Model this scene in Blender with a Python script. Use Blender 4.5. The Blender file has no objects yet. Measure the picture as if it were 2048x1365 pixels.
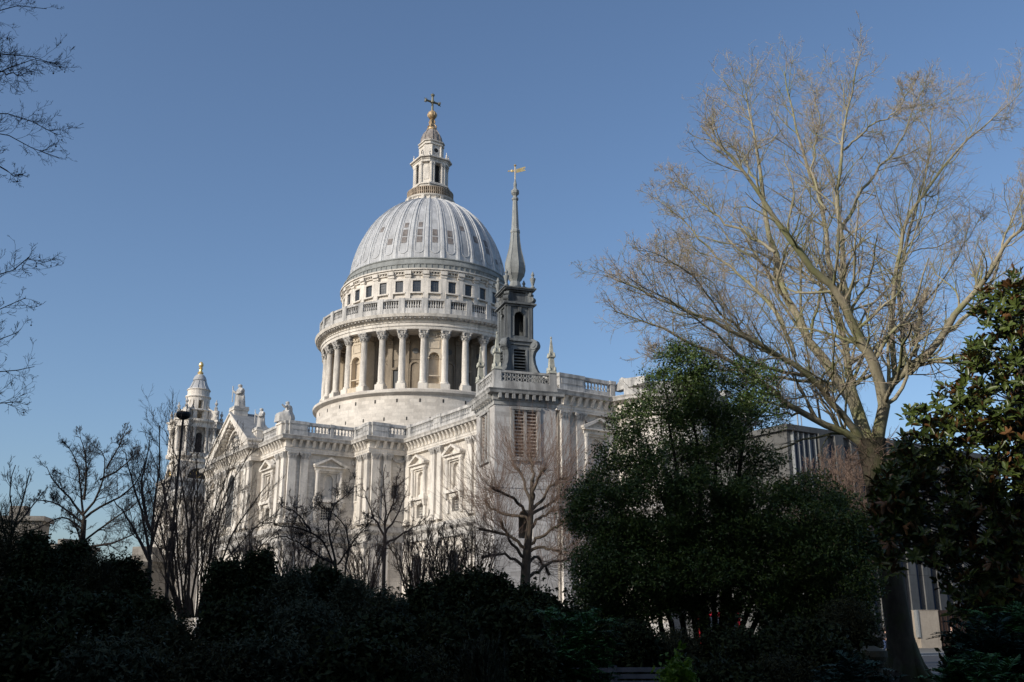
import bpy, math, random
import numpy as np
from mathutils import Vector, Matrix
R = math.radians
scene = bpy.context.scene
col = scene.collection

# ---------------------------------------------------------------- camera, sky, sun, exposure
PITCH, EYE, FPX = R(16.2), 1.6, 1991.0
cam_d = bpy.data.cameras.new('camera'); cam_d.sensor_width = 36; cam_d.lens = 36 * FPX / 2048
cam_d.clip_end = 30000; cam_d.clip_start = 0.1
cam = bpy.data.objects.new('camera', cam_d); col.objects.link(cam)
cam.location = (0, 0, EYE); cam.rotation_euler = (R(90) + PITCH, 0, 0)
scene.camera = cam
SUN_AZ, SUN_EL = 230.0, 26.0          # azimuth clockwise from +Y
w = bpy.data.worlds.new('World'); scene.world = w; w.use_nodes = True
nt = w.node_tree; bg = nt.nodes['Background']
sky = nt.nodes.new('ShaderNodeTexSky'); sky.sky_type = 'NISHITA'; sky.sun_disc = False
sky.sun_elevation = R(SUN_EL); sky.sun_rotation = R(SUN_AZ)
sky.air_density = 1.0; sky.dust_density = 1.9; sky.ozone_density = 3.7; sky.altitude = 20
nt.links.new(sky.outputs[0], bg.inputs[0]); bg.inputs[1].default_value = 0.133
sun_d = bpy.data.lights.new('sun', 'SUN'); sun_d.energy = 3.1; sun_d.angle = R(0.53); sun_d.color = (1.0, 0.935, 0.83)
sun = bpy.data.objects.new('sun', sun_d); col.objects.link(sun)
sd = Vector((math.sin(R(SUN_AZ)) * math.cos(R(SUN_EL)), math.cos(R(SUN_AZ)) * math.cos(R(SUN_EL)), math.sin(R(SUN_EL))))
sun.rotation_euler = sd.to_track_quat('Z', 'Y').to_euler(); sun.location = (-40, -40, 80)
scene.view_settings.view_transform = 'Standard'; scene.view_settings.look = 'None'
scene.view_settings.exposure = 0.14; scene.view_settings.gamma = 1.0

# ---------------------------------------------------------------- placement helpers
def ray(px, py):
    v = 682.5 - py
    fw = FPX * math.cos(PITCH) - v * math.sin(PITCH); up = FPX * math.sin(PITCH) + v * math.cos(PITCH)
    return (px - 1024) / fw, up / fw
def at(px, py, Y):
    a, u = ray(px, py)
    return Vector((a * Y, Y, EYE + u * Y))
def scl(Y, z=3.0):                      # metres per photo pixel at distance Y
    return (Y * math.cos(PITCH) + (z - EYE) * math.sin(PITCH)) / FPX
DX, DY = -16.9, 189.3                   # where the dome stands
CROT = R(-57.0)                         # local x = east, local y = north
def c2w(e, s, z=0.0):                   # cathedral east / south metres to world
    c, n = math.cos(CROT), math.sin(CROT)
    return Vector((DX + c * e + n * s, DY + n * e - c * s, z))

# ---------------------------------------------------------------- object helpers
def tag(o, label=None, cat=None, group=None, kind=None):
    if label: o['label'] = label
    if cat: o['category'] = cat
    if group: o['group'] = group
    if kind: o['kind'] = kind
    return o
def empty(name, loc, rz=0.0, label=None, cat=None, group=None, kind=None):
    o = bpy.data.objects.new(name, None); col.objects.link(o)
    o.location = loc; o.rotation_euler = (0, 0, rz); o.empty_display_size = 0.3
    return tag(o, label, cat, group, kind)
def copy_tree(o, parent=None):
    c = o.copy(); col.objects.link(c); c.parent = parent
    for ch in list(o.children): copy_tree(ch, c)
    return c
def inst(o, parent, loc=None, rz=None):
    c = o.copy(); col.objects.link(c); c.parent = parent
    if loc is not None: c.location = loc
    if rz is not None: c.rotation_euler = (0, 0, rz)
    for ch in list(o.children):
        d = ch.copy(); col.objects.link(d); d.parent = c
    return c

class MB:
    """collects faces; build() links them as one mesh object"""
    def __init__(s): s.v = []; s.f = []; s.m = []
    def add(s, vs, fs, mat=0):
        b = len(s.v); s.v.extend([tuple(p) for p in vs])
        for f in fs: s.f.append([b + i for i in f]); s.m.append(mat)
    def box(s, tf, u0, u1, d0, d1, z0, z1, mat=0):
        p = [tf(u, d, z) for z in (z0, z1) for d in (d0, d1) for u in (u0, u1)]
        s.add(p, [(0, 1, 3, 2), (4, 5, 7, 6), (0, 1, 5, 4), (2, 3, 7, 6), (0, 2, 6, 4), (1, 3, 7, 5)], mat)
    def taper(s, tf, uc, dc, z0, z1, a0, b0, a1, b1, mat=0):
        p = [tf(uc + x * a, dc + y * b, z) for z, a, b in ((z0, a0, b0), (z1, a1, b1)) for x, y in ((-1, -1), (1, -1), (1, 1), (-1, 1))]
        s.add(p, [(0, 1, 2, 3), (4, 5, 6, 7)] + [(i, (i + 1) % 4, 4 + (i + 1) % 4, 4 + i) for i in range(4)], mat)
    def prism(s, A, B, mat=0):
        n = len(A)
        s.add(list(A) + list(B), [list(range(n)), list(range(n, 2 * n))] + [(i, (i + 1) % n, n + (i + 1) % n, n + i) for i in range(n)], mat)
    def pz(s, tf, poly, d0, d1, mat=0):            # poly in (u, z) extruded in depth
        s.prism([tf(u, d0, z) for u, z in poly], [tf(u, d1, z) for u, z in poly], mat)
    def pd(s, tf, poly, u0, u1, mat=0):            # poly in (d, z) extruded along u
        s.prism([tf(u0, d, z) for d, z in poly], [tf(u1, d, z) for d, z in poly], mat)
    def lathe(s, cx, cy, prof, n=16, a0=0.0, a1=2 * math.pi, mat=0, tf=None, sx=1.0, sy=1.0, fold=0.0, nf=8):
        full = abs(a1 - a0 - 2 * math.pi) < 1e-6
        m = n if full else n + 1; vs = []
        for r, z in prof:
            for i in range(m):
                a = a0 + (a1 - a0) * i / n
                q = r * (1 + fold * math.sin(nf * a))
                x, y = cx + q * math.cos(a) * sx, cy + q * math.sin(a) * sy
                vs.append(tf(x, y, z) if tf else (x, y, z))
        fs = []
        for k in range(len(prof) - 1):
            for i in range(n):
                j = (i + 1) % m
                fs.append((k * m + i, k * m + j, (k + 1) * m + j, (k + 1) * m + i))
        if full:
            fs.append(list(range(m))); fs.append(list(range((len(prof) - 1) * m, len(prof) * m)))
        s.add(vs, fs, mat)
    def mould(s, path, prof, closed=False, mat=0):  # profile (outward, z) swept along a plan path, outward on the right, mitred
        n = len(path); rings = []
        for i in range(n):
            p = Vector(path[i])
            a = Vector(path[i - 1]) if (i or closed) else None
            b = Vector(path[(i + 1) % n]) if (i < n - 1 or closed) else None
            ns = []
            for q0, q1 in ((a, p), (p, b)):
                if q0 is None or q1 is None: continue
                t = (q1 - q0).normalized(); ns.append(Vector((t.y, -t.x)))
            nn = ns[0] if len(ns) == 1 else (ns[0] + ns[1]) / (1 + ns[0].dot(ns[1]))
            rings.append([(p.x + nn.x * d, p.y + nn.y * d, z) for d, z in prof])
        m = len(prof); vs = [v for r in rings for v in r]; fs = []
        for i in range(n if closed else n - 1):
            j = (i + 1) % n
            for k in range(m): l = (k + 1) % m; fs.append((i * m + k, i * m + l, j * m + l, j * m + k))
        if not closed: fs += [list(range(m)), list(range((n - 1) * m, n * m))]
        s.add(vs, fs, mat)
    def tube(s, pts, rad, n=6, mat=0):
        pts = [Vector(p) for p in pts]; vs = []
        for i, p in enumerate(pts):
            t = (pts[min(i + 1, len(pts) - 1)] - pts[max(i - 1, 0)]).normalized()
            ref = Vector((0, 0, 1)) if abs(t.z) < 0.9 else Vector((1, 0, 0))
            a = t.cross(ref).normalized(); b = t.cross(a)
            r = rad[i] if hasattr(rad, '__len__') else rad
            for k in range(n):
                q = 2 * math.pi * k / n; vs.append(p + a * (r * math.cos(q)) + b * (r * math.sin(q)))
        m = len(pts)
        fs = [(i * n + k, i * n + (k + 1) % n, (i + 1) * n + (k + 1) % n, (i + 1) * n + k) for i in range(m - 1) for k in range(n)]
        fs += [list(range(n)), list(range((m - 1) * n, m * n))]
        s.add(vs, fs, mat)
    def build(s, name, mats, parent=None, cyl=False, smooth=None, loc=None, rz=None):
        me = bpy.data.meshes.new(name); me.from_pydata(s.v, [], s.f)
        for m in (mats if isinstance(mats, (list, tuple)) else [mats]): me.materials.append(m)
        if any(s.m): me.polygons.foreach_set('material_index', s.m)
        nl = len(me.loops)
        if nl:
            uvl = me.uv_layers.new(name='UVMap')
            vi = np.empty(nl, np.int32); me.loops.foreach_get('vertex_index', vi)
            co = np.array(s.v, np.float64)[vi]
            tot = np.empty(len(me.polygons), np.int32); me.polygons.foreach_get('loop_total', tot)
            nm = np.empty(len(me.polygons) * 3); me.polygons.foreach_get('normal', nm); nm = nm.reshape(-1, 3)
            nn = np.repeat(nm, tot, axis=0); hz = np.hypot(nn[:, 0], nn[:, 1])
            if cyl:
                ang = np.arctan2(co[:, 1], co[:, 0])
                st = np.repeat(np.concatenate(([0], np.cumsum(tot)[:-1])), tot); a_0 = ang[st]
                ang = a_0 + (ang - a_0 + np.pi) % (2 * np.pi) - np.pi
                u = ang * np.maximum(np.hypot(co[:, 0], co[:, 1]), 1)
            else:
                u = np.where(hz > .3, (-nn[:, 1] * co[:, 0] + nn[:, 0] * co[:, 1]) / np.maximum(hz, 1e-6), co[:, 0])
            v = np.where((hz > .3) | cyl, co[:, 2], co[:, 1])
            uvl.data.foreach_set('uv', np.stack([u, v], 1).astype(np.float32).ravel())
        if smooth is not None:
            me.shade_smooth()
            me.set_sharp_from_angle(angle=R(smooth))
        o = bpy.data.objects.new(name, me); col.objects.link(o); o.parent = parent
        if loc is not None: o.location = loc
        if rz is not None: o.rotation_euler = (0, 0, rz)
        return o
def plain(u, d, z): return (u, d, z)
def frame(ox, oy, ang):      # u runs along ang, depth d outward to the right of it
    c, n = math.cos(ang), math.sin(ang)
    return lambda u, d, z: (ox + c * u + n * d, oy + n * u - c * d, z)
def radial(phi, r0):         # u tangential, d outward from radius r0 at angle phi
    c, n = math.cos(phi), math.sin(phi)
    return lambda u, d, z: (c * (r0 + d) - n * u, n * (r0 + d) + c * u, z)

# ---------------------------------------------------------------- materials
def mat(name):
    m = bpy.data.materials.new(name); m.use_nodes = True
    return m, m.node_tree, m.node_tree.nodes['Principled BSDF']
def nd(nt, t, **k):
    n = nt.nodes.new(t)
    for a, b in k.items(): setattr(n, a, b)
    return n
def ramp(nt, fac, stops):
    r = nd(nt, 'ShaderNodeValToRGB'); e = r.color_ramp.elements
    while len(e) < len(stops): e.new(0.5)
    for i, (p, c) in enumerate(stops): e[i].position = p; e[i].color = (*c, 1) if len(c) == 3 else c
    nt.links.new(fac, r.inputs[0]); return r.outputs[0]
def noise(nt, vec, scale, detail=4, rough=.55, sc=None):
    if sc:
        mp = nd(nt, 'ShaderNodeMapping'); mp.inputs['Scale'].default_value = sc; nt.links.new(vec, mp.inputs[0]); vec = mp.outputs[0]
    n = nd(nt, 'ShaderNodeTexNoise'); n.inputs['Scale'].default_value = scale; n.inputs['Detail'].default_value = detail
    n.inputs['Roughness'].default_value = rough; nt.links.new(vec, n.inputs['Vector']); return n.outputs[0]
def mix(nt, a, b, fac, mode='MIX'):
    m = nd(nt, 'ShaderNodeMix', data_type='RGBA', blend_type=mode)
    for s, x in ((m.inputs[6], a), (m.inputs[7], b)):
        if isinstance(x, tuple): s.default_value = (*x, 1)
        else: nt.links.new(x, s)
    if isinstance(fac, float): m.inputs[0].default_value = fac
    else: nt.links.new(fac, m.inputs[0])
    return m.outputs[2]
def bump(nt, b, h, strength=.3, dist=.05):
    n = nd(nt, 'ShaderNodeBump'); n.inputs['Strength'].default_value = strength; n.inputs['Distance'].default_value = dist
    nt.links.new(h, n.inputs['Height']); nt.links.new(n.outputs[0], b.inputs['Normal'])
def stone(name, base, dark, soot=.5, bricks=True, bw=1.3, bh=.55, soot_lo=.52, joint=.72, tone=None):
    m, nt, b = mat(name)
    tc = nd(nt, 'ShaderNodeTexCoord'); uv = nd(nt, 'ShaderNodeUVMap').outputs[0]; ob = tc.outputs['Object']
    patch = noise(nt, ob, .22, 5)
    c = ramp(nt, patch, [(.32, tuple(x * .78 for x in base)), (.68, tuple(min(1, x * 1.08) for x in base))])
    if tone: c = mix(nt, c, tone, ramp(nt, noise(nt, ob, .09, 2), [(.5, (0, 0, 0)), (.62, (.6, .6, .6))]))
    if bricks:
        br = nd(nt, 'ShaderNodeTexBrick'); br.inputs['Scale'].default_value = 1.0
        br.inputs['Brick Width'].default_value = bw; br.inputs['Row Height'].default_value = bh
        br.inputs['Mortar Size'].default_value = .03; br.inputs['Mortar Smooth'].default_value = .3
        br.inputs['Color1'].default_value = (1, 1, 1, 1); br.inputs['Color2'].default_value = (.76, .75, .74, 1); br.inputs['Mortar'].default_value = (joint, joint, joint * .98, 1)
        nt.links.new(uv, br.inputs['Vector'])
        c = mix(nt, c, br.outputs['Color'], 1.0, 'MULTIPLY')
    fine = noise(nt, ob, 3.2, 5, .7)
    c = mix(nt, c, ramp(nt, fine, [(.3, (.82, .82, .82)), (.7, (1.05, 1.05, 1.05))]), 1.0, 'MULTIPLY')
    streak = noise(nt, ob, 1.1, 5, .65, (1, 1, .16))
    c = mix(nt, c, dark, ramp(nt, streak, [(soot_lo, (0, 0, 0)), (soot_lo + .22, (soot,) * 3)]))
    nt.links.new(c, b.inputs['Base Color']); b.inputs['Roughness'].default_value = .85
    b.inputs['Specular IOR Level'].default_value = .25
    bump(nt, b, fine, .35, .06)
    return m
def flat(name, c, rough=.7, metal=0.0, var=.15, scale=6.0, spec=.4):
    m, nt, b = mat(name); ob = nd(nt, 'ShaderNodeTexCoord').outputs['Object']
    n = noise(nt, ob, scale, 5, .6)
    o = ramp(nt, n, [(.3, tuple(x * (1 - var) for x in c)), (.7, tuple(min(1, x * (1 + var)) for x in c))])
    nt.links.new(o, b.inputs['Base Color']); b.inputs['Roughness'].default_value = rough; b.inputs['Metallic'].default_value = metal
    b.inputs['Specular IOR Level'].default_value = spec
    bump(nt, b, n, .15, .02)
    return m
def leafmat(name, c1, c2, rough=.5, under=None, spec=.4, rnd=True, trans=0.0):
    m, nt, b = mat(name)
    ob = nd(nt, 'ShaderNodeTexCoord').outputs['Object']
    n = noise(nt, ob, 2.2, 3)
    c = ramp(nt, n, [(.35, c1), (.65, c2)])
    n2 = noise(nt, ob, 23.0, 1)
    c = mix(nt, c, ramp(nt, n2, [(.3, (.6, .6, .6)), (.7, (1.35, 1.35, 1.3))]), 1.0, 'MULTIPLY')
    if under:
        g = nd(nt, 'ShaderNodeNewGeometry'); c = mix(nt, c, under, g.outputs['Backfacing'])
    nt.links.new(c, b.inputs['Base Color']); b.inputs['Roughness'].default_value = rough
    b.inputs['Specular IOR Level'].default_value = spec
    if trans:
        t = nd(nt, 'ShaderNodeBsdfTranslucent'); nt.links.new(c, t.inputs[0])
        ms = nd(nt, 'ShaderNodeMixShader'); ms.inputs[0].default_value = trans
        nt.links.new(b.outputs[0], ms.inputs[1]); nt.links.new(t.outputs[0], ms.inputs[2])
        nt.links.new(ms.outputs[0], nt.nodes['Material Output'].inputs[0])
    return m
def barkmat(name, c1, c2, moss=None):
    m, nt, b = mat(name); ob = nd(nt, 'ShaderNodeTexCoord').outputs['Object']
    n = noise(nt, ob, 2.5, 6, .7, (1, 1, .5)); c = ramp(nt, n, [(.38, c1), (.62, c2)])
    if moss: c = mix(nt, c, moss, ramp(nt, noise(nt, ob, 1.1, 3), [(.45, (0, 0, 0)), (.62, (.8, .8, .8))]))
    nt.links.new(c, b.inputs['Base Color']); b.inputs['Roughness'].default_value = .9; b.inputs['Specular IOR Level'].default_value = .2
    bump(nt, b, n, .5, .03); return m

M_STONE = stone('portland_stone', (.72, .665, .59), (.27, .25, .225), .7)
M_SMOOTH = stone('carved_stone', (.745, .69, .615), (.25, .235, .215), .7, bricks=False, soot_lo=.48)
M_DRUM = stone('drum_ashlar', (.74, .68, .605), (.36, .34, .31), .35, bw=1.5, bh=.6, joint=.8)
M_CORN = stone('weathered_cornice', (.56, .53, .49), (.16, .155, .15), .75, bricks=False, soot_lo=.44)
M_BAL = stone('weathered_balustrade', (.58, .56, .53), (.17, .17, .17), .75, bricks=False, soot_lo=.42)
M_INNER = stone('shaded_sooty_inner_stone', (.34, .285, .22), (.12, .10, .08), .7, bricks=False, soot_lo=.45)  # uncleaned stone, darkened further to carry the soffit shade in its colour
M_CREAM = stone('cleaned_cream_stone', (.64, .54, .41), (.40, .33, .25), .4, bricks=False)
M_LEAD = None
def leadmat(name, base, dark, vert=True):
    m, nt, b = mat(name); ob = nd(nt, 'ShaderNodeTexCoord').outputs['Object']; uv = nd(nt, 'ShaderNodeUVMap').outputs[0]
    n = noise(nt, ob, .35, 6, .65); c = ramp(nt, n, [(.32, tuple(x * .72 for x in base)), (.66, tuple(x * 1.12 for x in base))])
    s = noise(nt, uv, 2.0, 5, .7, (1.0, .12, 1)); c = mix(nt, c, dark, ramp(nt, s, [(.5, (0, 0, 0)), (.72, (.55, .55, .55))]))
    br = nd(nt, 'ShaderNodeTexBrick'); br.inputs['Scale'].default_value = 1.0; br.offset = 0.3
    br.inputs['Brick Width'].default_value = .75; br.inputs['Row Height'].default_value = 2.4; br.inputs['Mortar Size'].default_value = .035
    br.inputs['Color1'].default_value = (1, 1, 1, 1); br.inputs['Color2'].default_value = (.9, .9, .91, 1); br.inputs['Mortar'].default_value = (.72, .73, .75, 1)
    nt.links.new(uv, br.inputs['Vector']); c = mix(nt, c, br.outputs['Color'], 1.0, 'MULTIPLY')
    nt.links.new(c, b.inputs['Base Color']); b.inputs['Roughness'].default_value = .6; b.inputs['Specular IOR Level'].default_value = .35
    bump(nt, b, br.outputs['Fac'], .2, .03); return m
M_LEAD = leadmat('dome_lead', (.455, .46, .465), (.25, .25, .25))
M_LEADLT = flat('pale_lead_roll', (.455, .46, .465), .6, var=.25, scale=.6)
M_LEADBR = flat('brown_lead_hatch', (.17, .15, .14), .7, var=.5, scale=1.1)
M_DKLEAD = stone('blackened_lead', (.20, .212, .215), (.045, .047, .05), .9, bricks=False, soot_lo=.42)
M_MIDLEAD = stone('grey_spire_lead', (.30, .31, .30), (.13, .135, .13), .6, bricks=False, soot_lo=.46)
M_GLASS = flat('dark_window_glass', (.035, .042, .05), .15, var=.3, scale=.6, spec=.6)
M_BLUEGL = flat('blue_window_glass', (.07, .11, .16), .12, var=.2, scale=.4, spec=.7)
M_DARK = flat('dark_recess', (.03, .028, .026), .9)
M_DOOR = flat('grey_door', (.09, .095, .10), .7)
M_GOLD = flat('gilding', (.80, .58, .25), .4, .6, .2, 2.0)
M_DULLG = flat('tarnished_gilding', (.42, .30, .17), .5, .35, .35, 1.8)
M_BRONZE = flat('greenish_bronze_cross', (.20, .19, .14), .6, .4, .3, 2.0)
M_RUST = flat('rusty_railing', (.34, .27, .20), .8, 0, .5, 1.2)
M_SLATE = flat('roof_slate', (.20, .21, .22), .8, var=.2, scale=1.0)
M_IRON = flat('black_painted_metal', (.02, .018, .018), .5, .2)
M_LICHEN = flat('lichened_stone', (.36, .355, .30), .9, 0, .35, 2.5)
# ================================================================ CATHEDRAL
cath = empty('cathedral', (DX, DY, 0), CROT, 'vast pale stone cathedral with a ribbed lead dome, colonnaded drum and gilt-topped lantern', 'cathedral')
DN, RT = R(-90), R(0)
FS = lambda s: frame(0, -s, 0.0)               # south-facing plane, u = east
FE = lambda e: frame(e, 0, R(90))              # east-facing plane, u = north
rng = random.Random(7)
Z_STR, Z_CAP, Z_ENT, Z_COR, Z_BAL = 16.9, 27.3, 28.2, 30.7, 33.0

def wall(mb, tf, u0, u1, z0, z1, th, cols):
    cur = u0
    for uc, ops in sorted(cols):
        W = max(o[0] for o in ops); a, b = uc - W / 2, uc + W / 2
        if a > cur: mb.box(tf, cur, a, -th, 0, z0, z1)
        z = z0
        for ww, zb, zt, arch in sorted(ops, key=lambda o: o[1]):
            if zb > z: mb.box(tf, a, b, -th, 0, z, zb)
            if ww < W:
                mb.box(tf, a, uc - ww / 2, -th, 0, zb, zt); mb.box(tf, uc + ww / 2, b, -th, 0, zb, zt)
            if arch:
                r = ww / 2; rise = r if arch == 1 else r * arch; zs = zt - rise
                for sg in (-1, 1):
                    arc = [(uc + sg * r * math.cos(q), zs + rise * math.sin(q)) for q in [R(10 * k) for k in range(10)]]
                    mb.pz(tf, arc + [(uc + sg * r, zt)], -th, 0)
            z = zt
        if z < z1: mb.box(tf, a, b, -th, 0, z, z1)
        cur = b
    if cur < u1: mb.box(tf, cur, u1, -th, 0, z0, z1)

def pilaster(tf, u, w=1.25, d=.42, zb=Z_STR + .4, zc=Z_CAP, zt=Z_ENT, m=None):
    mb = MB()
    mb.box(tf, u - w / 2 - .18, u + w / 2 + .18, .02, d + .16, zb, zb + .55)
    mb.box(tf, u - w / 2 - .08, u + w / 2 + .08, .02, d + .08, zb + .55, zb + .85)
    mb.box(tf, u - w / 2, u + w / 2, .02, d, zb + .85, zc)
    o = mb.build('pilaster', M_SMOOTH, cath)
    c = MB(); h = zt - zc
    c.box(tf, u - w / 2 - .06, u + w / 2 + .06, 0, d + .06, zc - .07, zc + .04)
    c.taper(tf, u, d / 2, zc + .04, zt - .18, w / 2, d / 2, w / 2 + .2, d / 2 + .2)
    c.box(tf, u - w / 2 - .26, u + w / 2 + .26, 0, d + .28, zt - .18, zt)
    for k in range(3):
        for lv, (zz, rr) in enumerate(((zc + .1, .12), (zc + h * .42, .2))):
            uu = u + (k - 1) * w * .38 + (lv * .12 * (k - 1))
            c.taper(tf, uu, d + rr * .6, zz, zz + h * .32, .12, .06, .17, .14)
            c.taper(tf, uu, d + rr * .8, zz + h * .3, zz + h * .38, .17, .14, .08, .1)
    for sg in (-1, 1):
        c.taper(tf, u + sg * (w / 2 + .1), d + .1, zt - .45, zt - .16, .14, .14, .18, .18)
    c.build('capital', M_CORN, o)
    return o

def ped_poly(uc, hw, z0, z1): return [(uc - hw, z0), (uc + hw, z0), (uc + hw, z0 + .12), (uc, z1), (uc - hw, z0 + .12)]
def aedicule(tf, u, win_low=True, glass=False, zo=0.0):
    mb = MB(); z0 = 21.2
    mb.box(tf, u - 2.55, u + 2.55, .02, .75, z0 - .45, z0)
    for sg in (-1, 1):
        x = u + sg * 2.0
        mb.box(tf, x - .38, x + .38, .02, .7, z0, z0 + .4)
        mb.lathe(x, .38, [(.28, z0 + .4), (.25, z0 + 4.0), (.3, z0 + 4.05), (.38, z0 + 4.45)], 8, tf=tf)
        mb.box(tf, x - .3, x + .3, .02, .2, z0 + .4, z0 + 4.45)
        mb.box(tf, u + sg * 1.55 - .12, u + sg * 1.55 + .12, .02, .26, z0, z0 + 4.45)      # inner frame
        mb.taper(tf, u + sg * 2.1, .3, z0 - 1.3, z0 - .45, .25, .22, .3, .4)
        mb.box(tf, u + sg * 1.95 - .3, u + sg * 1.95 + .3, .02, .3, 17.9, z0 - 1.3)
    mb.box(tf, u - 1.67, u + 1.67, .02, .27, z0 + 4.2, z0 + 4.44)
    mb.box(tf, u - 2.45, u + 2.45, .02, .55, z0 + 4.45, z0 + 4.95)
    mb.box(tf, u - 2.65, u + 2.65, .02, .95, z0 + 4.95, z0 + 5.15)
    ax = z0 + 6.5
    for sg in (-1, 1):
        mb.pz(tf, [(u + sg * 2.75, z0 + 5.15), (u + sg * 2.75, z0 + 5.42), (u, ax + .12), (u, ax - .2), (u + sg * 2.3, z0 + 5.15)], .02, 1.0)
    mb.pz(tf, [(u - 2.3, z0 + 5.15), (u + 2.3, z0 + 5.15), (u, ax - .2)], .01, .3)
    mb.box(tf, u - 1.1, u + 1.1, -.75, -.45, z0 - .2, z0 + 4.3)                              # back of the blind niche
    mb.taper(tf, u, -.2, z0, z0 + .5, .8, .25, .4, .2)
    for k in range(5): mb.taper(tf, u + (k - 2) * .5, .25, z0 - 1.15 + abs(k - 2) * .12, z0 - .6, .2, .12, .25, .2)
    o = mb.build('window', M_SMOOTH, cath)
    if win_low:
        g = MB(); g.box(tf, u - 1.1, u + 1.1, -.7, -.55, 17.9, 20.4); g.build('pane', M_GLASS, o)
        g = MB()
        for k in range(-2, 3): g.box(tf, u + k * .38 - .03, u + k * .38 + .03, -.55, -.48, 17.9, 20.4)
        for k in range(6): g.box(tf, u - 1.1, u + 1.1, -.545, -.49, 18.1 + k * .4, 18.16 + k * .4)
        g.build('lattice', M_SMOOTH, o)
    return o
def low_window(tf, u):
    mb = MB()
    for sg in (-1, 1): mb.box(tf, u + sg * 1.8 - .25, u + sg * 1.8 + .25, .02, .3, 5.6, 11.2)
    n = 12
    for k in range(n):
        q0, q1 = math.pi * k / n, math.pi * (k + 1) / n
        mb.pz(tf, [(u + r * math.cos(q), 11.2 + r * math.sin(q)) for r, q in ((1.55, q0), (2.05, q0), (2.05, q1), (1.55, q1))], .02, .3)
    mb.taper(tf, u, .2, 12.4, 13.7, .3, .2, .5, .35)
    o = mb.build('window', M_SMOOTH, cath)
    g = MB(); g.box(tf, u - 1.7, u + 1.7, -.8, -.65, 5.5, 13.0); g.build('pane', M_GLASS, o)
    g = MB()
    for k in (-1, 0, 1): g.box(tf, u + k * .8 - .05, u + k * .8 + .05, -.65, -.57, 5.6, 12.9)
    for k in range(8): g.box(tf, u - 1.6, u + 1.6, -.645, -.58, 6.3 + k * .85, 6.36 + k * .85)
    g.build('glazing_bars', M_IRON, o)
    return o
OPS_FULL = [(3.1, 5.6, 12.75, 1), (2.0, 18.1, 20.25, .35), (1.7, 21.3, 25.2, 1)]
def seg(name, tf, u0, u1, aed=(), pil=(), low=None, extra=(), m=M_STONE):
    """one straight stretch of wall with its windows and pilasters"""
    mb = MB(); cols = [(u, OPS_FULL) for u in aed] + [(u, o) for u, o in extra]
    wall(mb, tf, u0, u1, 0, Z_BAL - 2.2, .95, cols)
    mb.build('wall', m, cath)
    for u in aed: aedicule(tf, u); low_window(tf, u)
    for u in pil:
        pilaster(tf, u); pilaster(tf, u, zb=2.6, zc=13.6, zt=14.6)

# plan outline of the south side from west to east, then round the apse and back along the north side
SOUTH = [(-84, -28), (-62, -28), (-62, -17), (-26.5, -17), (-26.5, -23.4), (-20.6, -23.4), (-20.6, -34.8), (-9.4, -34.8), (-9.4, -36.4),
         (9.4, -36.4), (9.4, -34.8), (20.6, -34.8), (20.6, -23.4), (26.5, -23.4), (26.5, -17), (67.8, -17), (67.8, -8)]
APSE = [(67.8 + 8 * math.cos(q), 8 * math.sin(q)) for q in [R(-75 + 15 * k) for k in range(11)]]
OUT = SOUTH + APSE + [(x, -y) for x, y in reversed(SOUTH)]
PIL = 20.6
seg('s', FS(28), -84, -62, aed=(-73,), pil=(-82.6, -80.6, -65.4, -63.3))
seg('s', FE(-62), -28, -17, aed=(), pil=(-27,))
seg('s', FS(17), -62, -26.5, aed=(-32, -43, -54), pil=(-37.5, -35.6, -48.4, -46.5, -59.4, -57.5))
seg('s', frame(-26.5, 0, R(-90)), 17, 23.4, pil=(20,))
seg('s', FS(23.4), -26.5, -20.6)
seg('s', frame(-20.6, 0, R(-90)), 23.4, 34.8, aed=(28,), pil=(32, 33.9))
seg('s', FS(34.8), -20.6, -9.4, aed=(-13.8,), pil=(-19.8, -17.9))
BW = [(3.4, 18.3, 27.0, 1), (4.5, 0, 8.5, 1)]
seg('s', FS(36.4), -9.4, 9.4, pil=(-8.5, -6.6, -3.4, 3.4, 6.6, 8.5), extra=[(0, BW)])
seg('s', FE(9.4), -36.4, -34.8); seg('s', frame(-9.4, 0, R(-90)), 34.8, 36.4)
seg('s', FS(34.8), 9.4, 20.6, aed=(13.6,), pil=(17.7, 19.8))
seg('s', FE(20.6), -34.8, -23.4, aed=(-27.8,), pil=(-34.0, -32.0))
SL = [(1.0, 21.4, 23.5, 0)]
seg('s', FS(23.4), 20.6, 26.5, pil=(23.5, 25.7), extra=[(21.9, [(.8, 21.2, 23.6, 0)])])
seg('s', FE(26.5), -23.4, -17, pil=(-22.6, -20.6), extra=[(-19.1, SL)])
for tf, u in ((FE(26.5), -19.1), (FS(23.4), 21.9)):
    mb = MB(); mb.box(tf, u - .8, u + .8, -.6, -.5, 21, 23.8); o = mb.build('window', M_GLASS, cath)
    mb = MB(); mb.box(tf, u - .85, u + .85, .02, .14, 21.0, 21.2)
    for sg in (-1, 1): mb.box(tf, u + sg * .68 - .12, u + sg * .68 + .12, .02, .1, 21.2, 23.8)
    mb.box(tf, u - .85, u + .85, .02, .12, 23.62, 23.8); mb.build('frame', M_SMOOTH, o)
seg('s', FS(17), 26.5, 67.8, aed=(31.2, 42.2, 53.2, 62.9), pil=(27.4, 35.7, 37.7, 46.7, 48.7, 57.4, 59.2, 66.9))
seg('s', FE(67.8), -17, -8, aed=(-10.9,), pil=(-16.1, -13.7))
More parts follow.
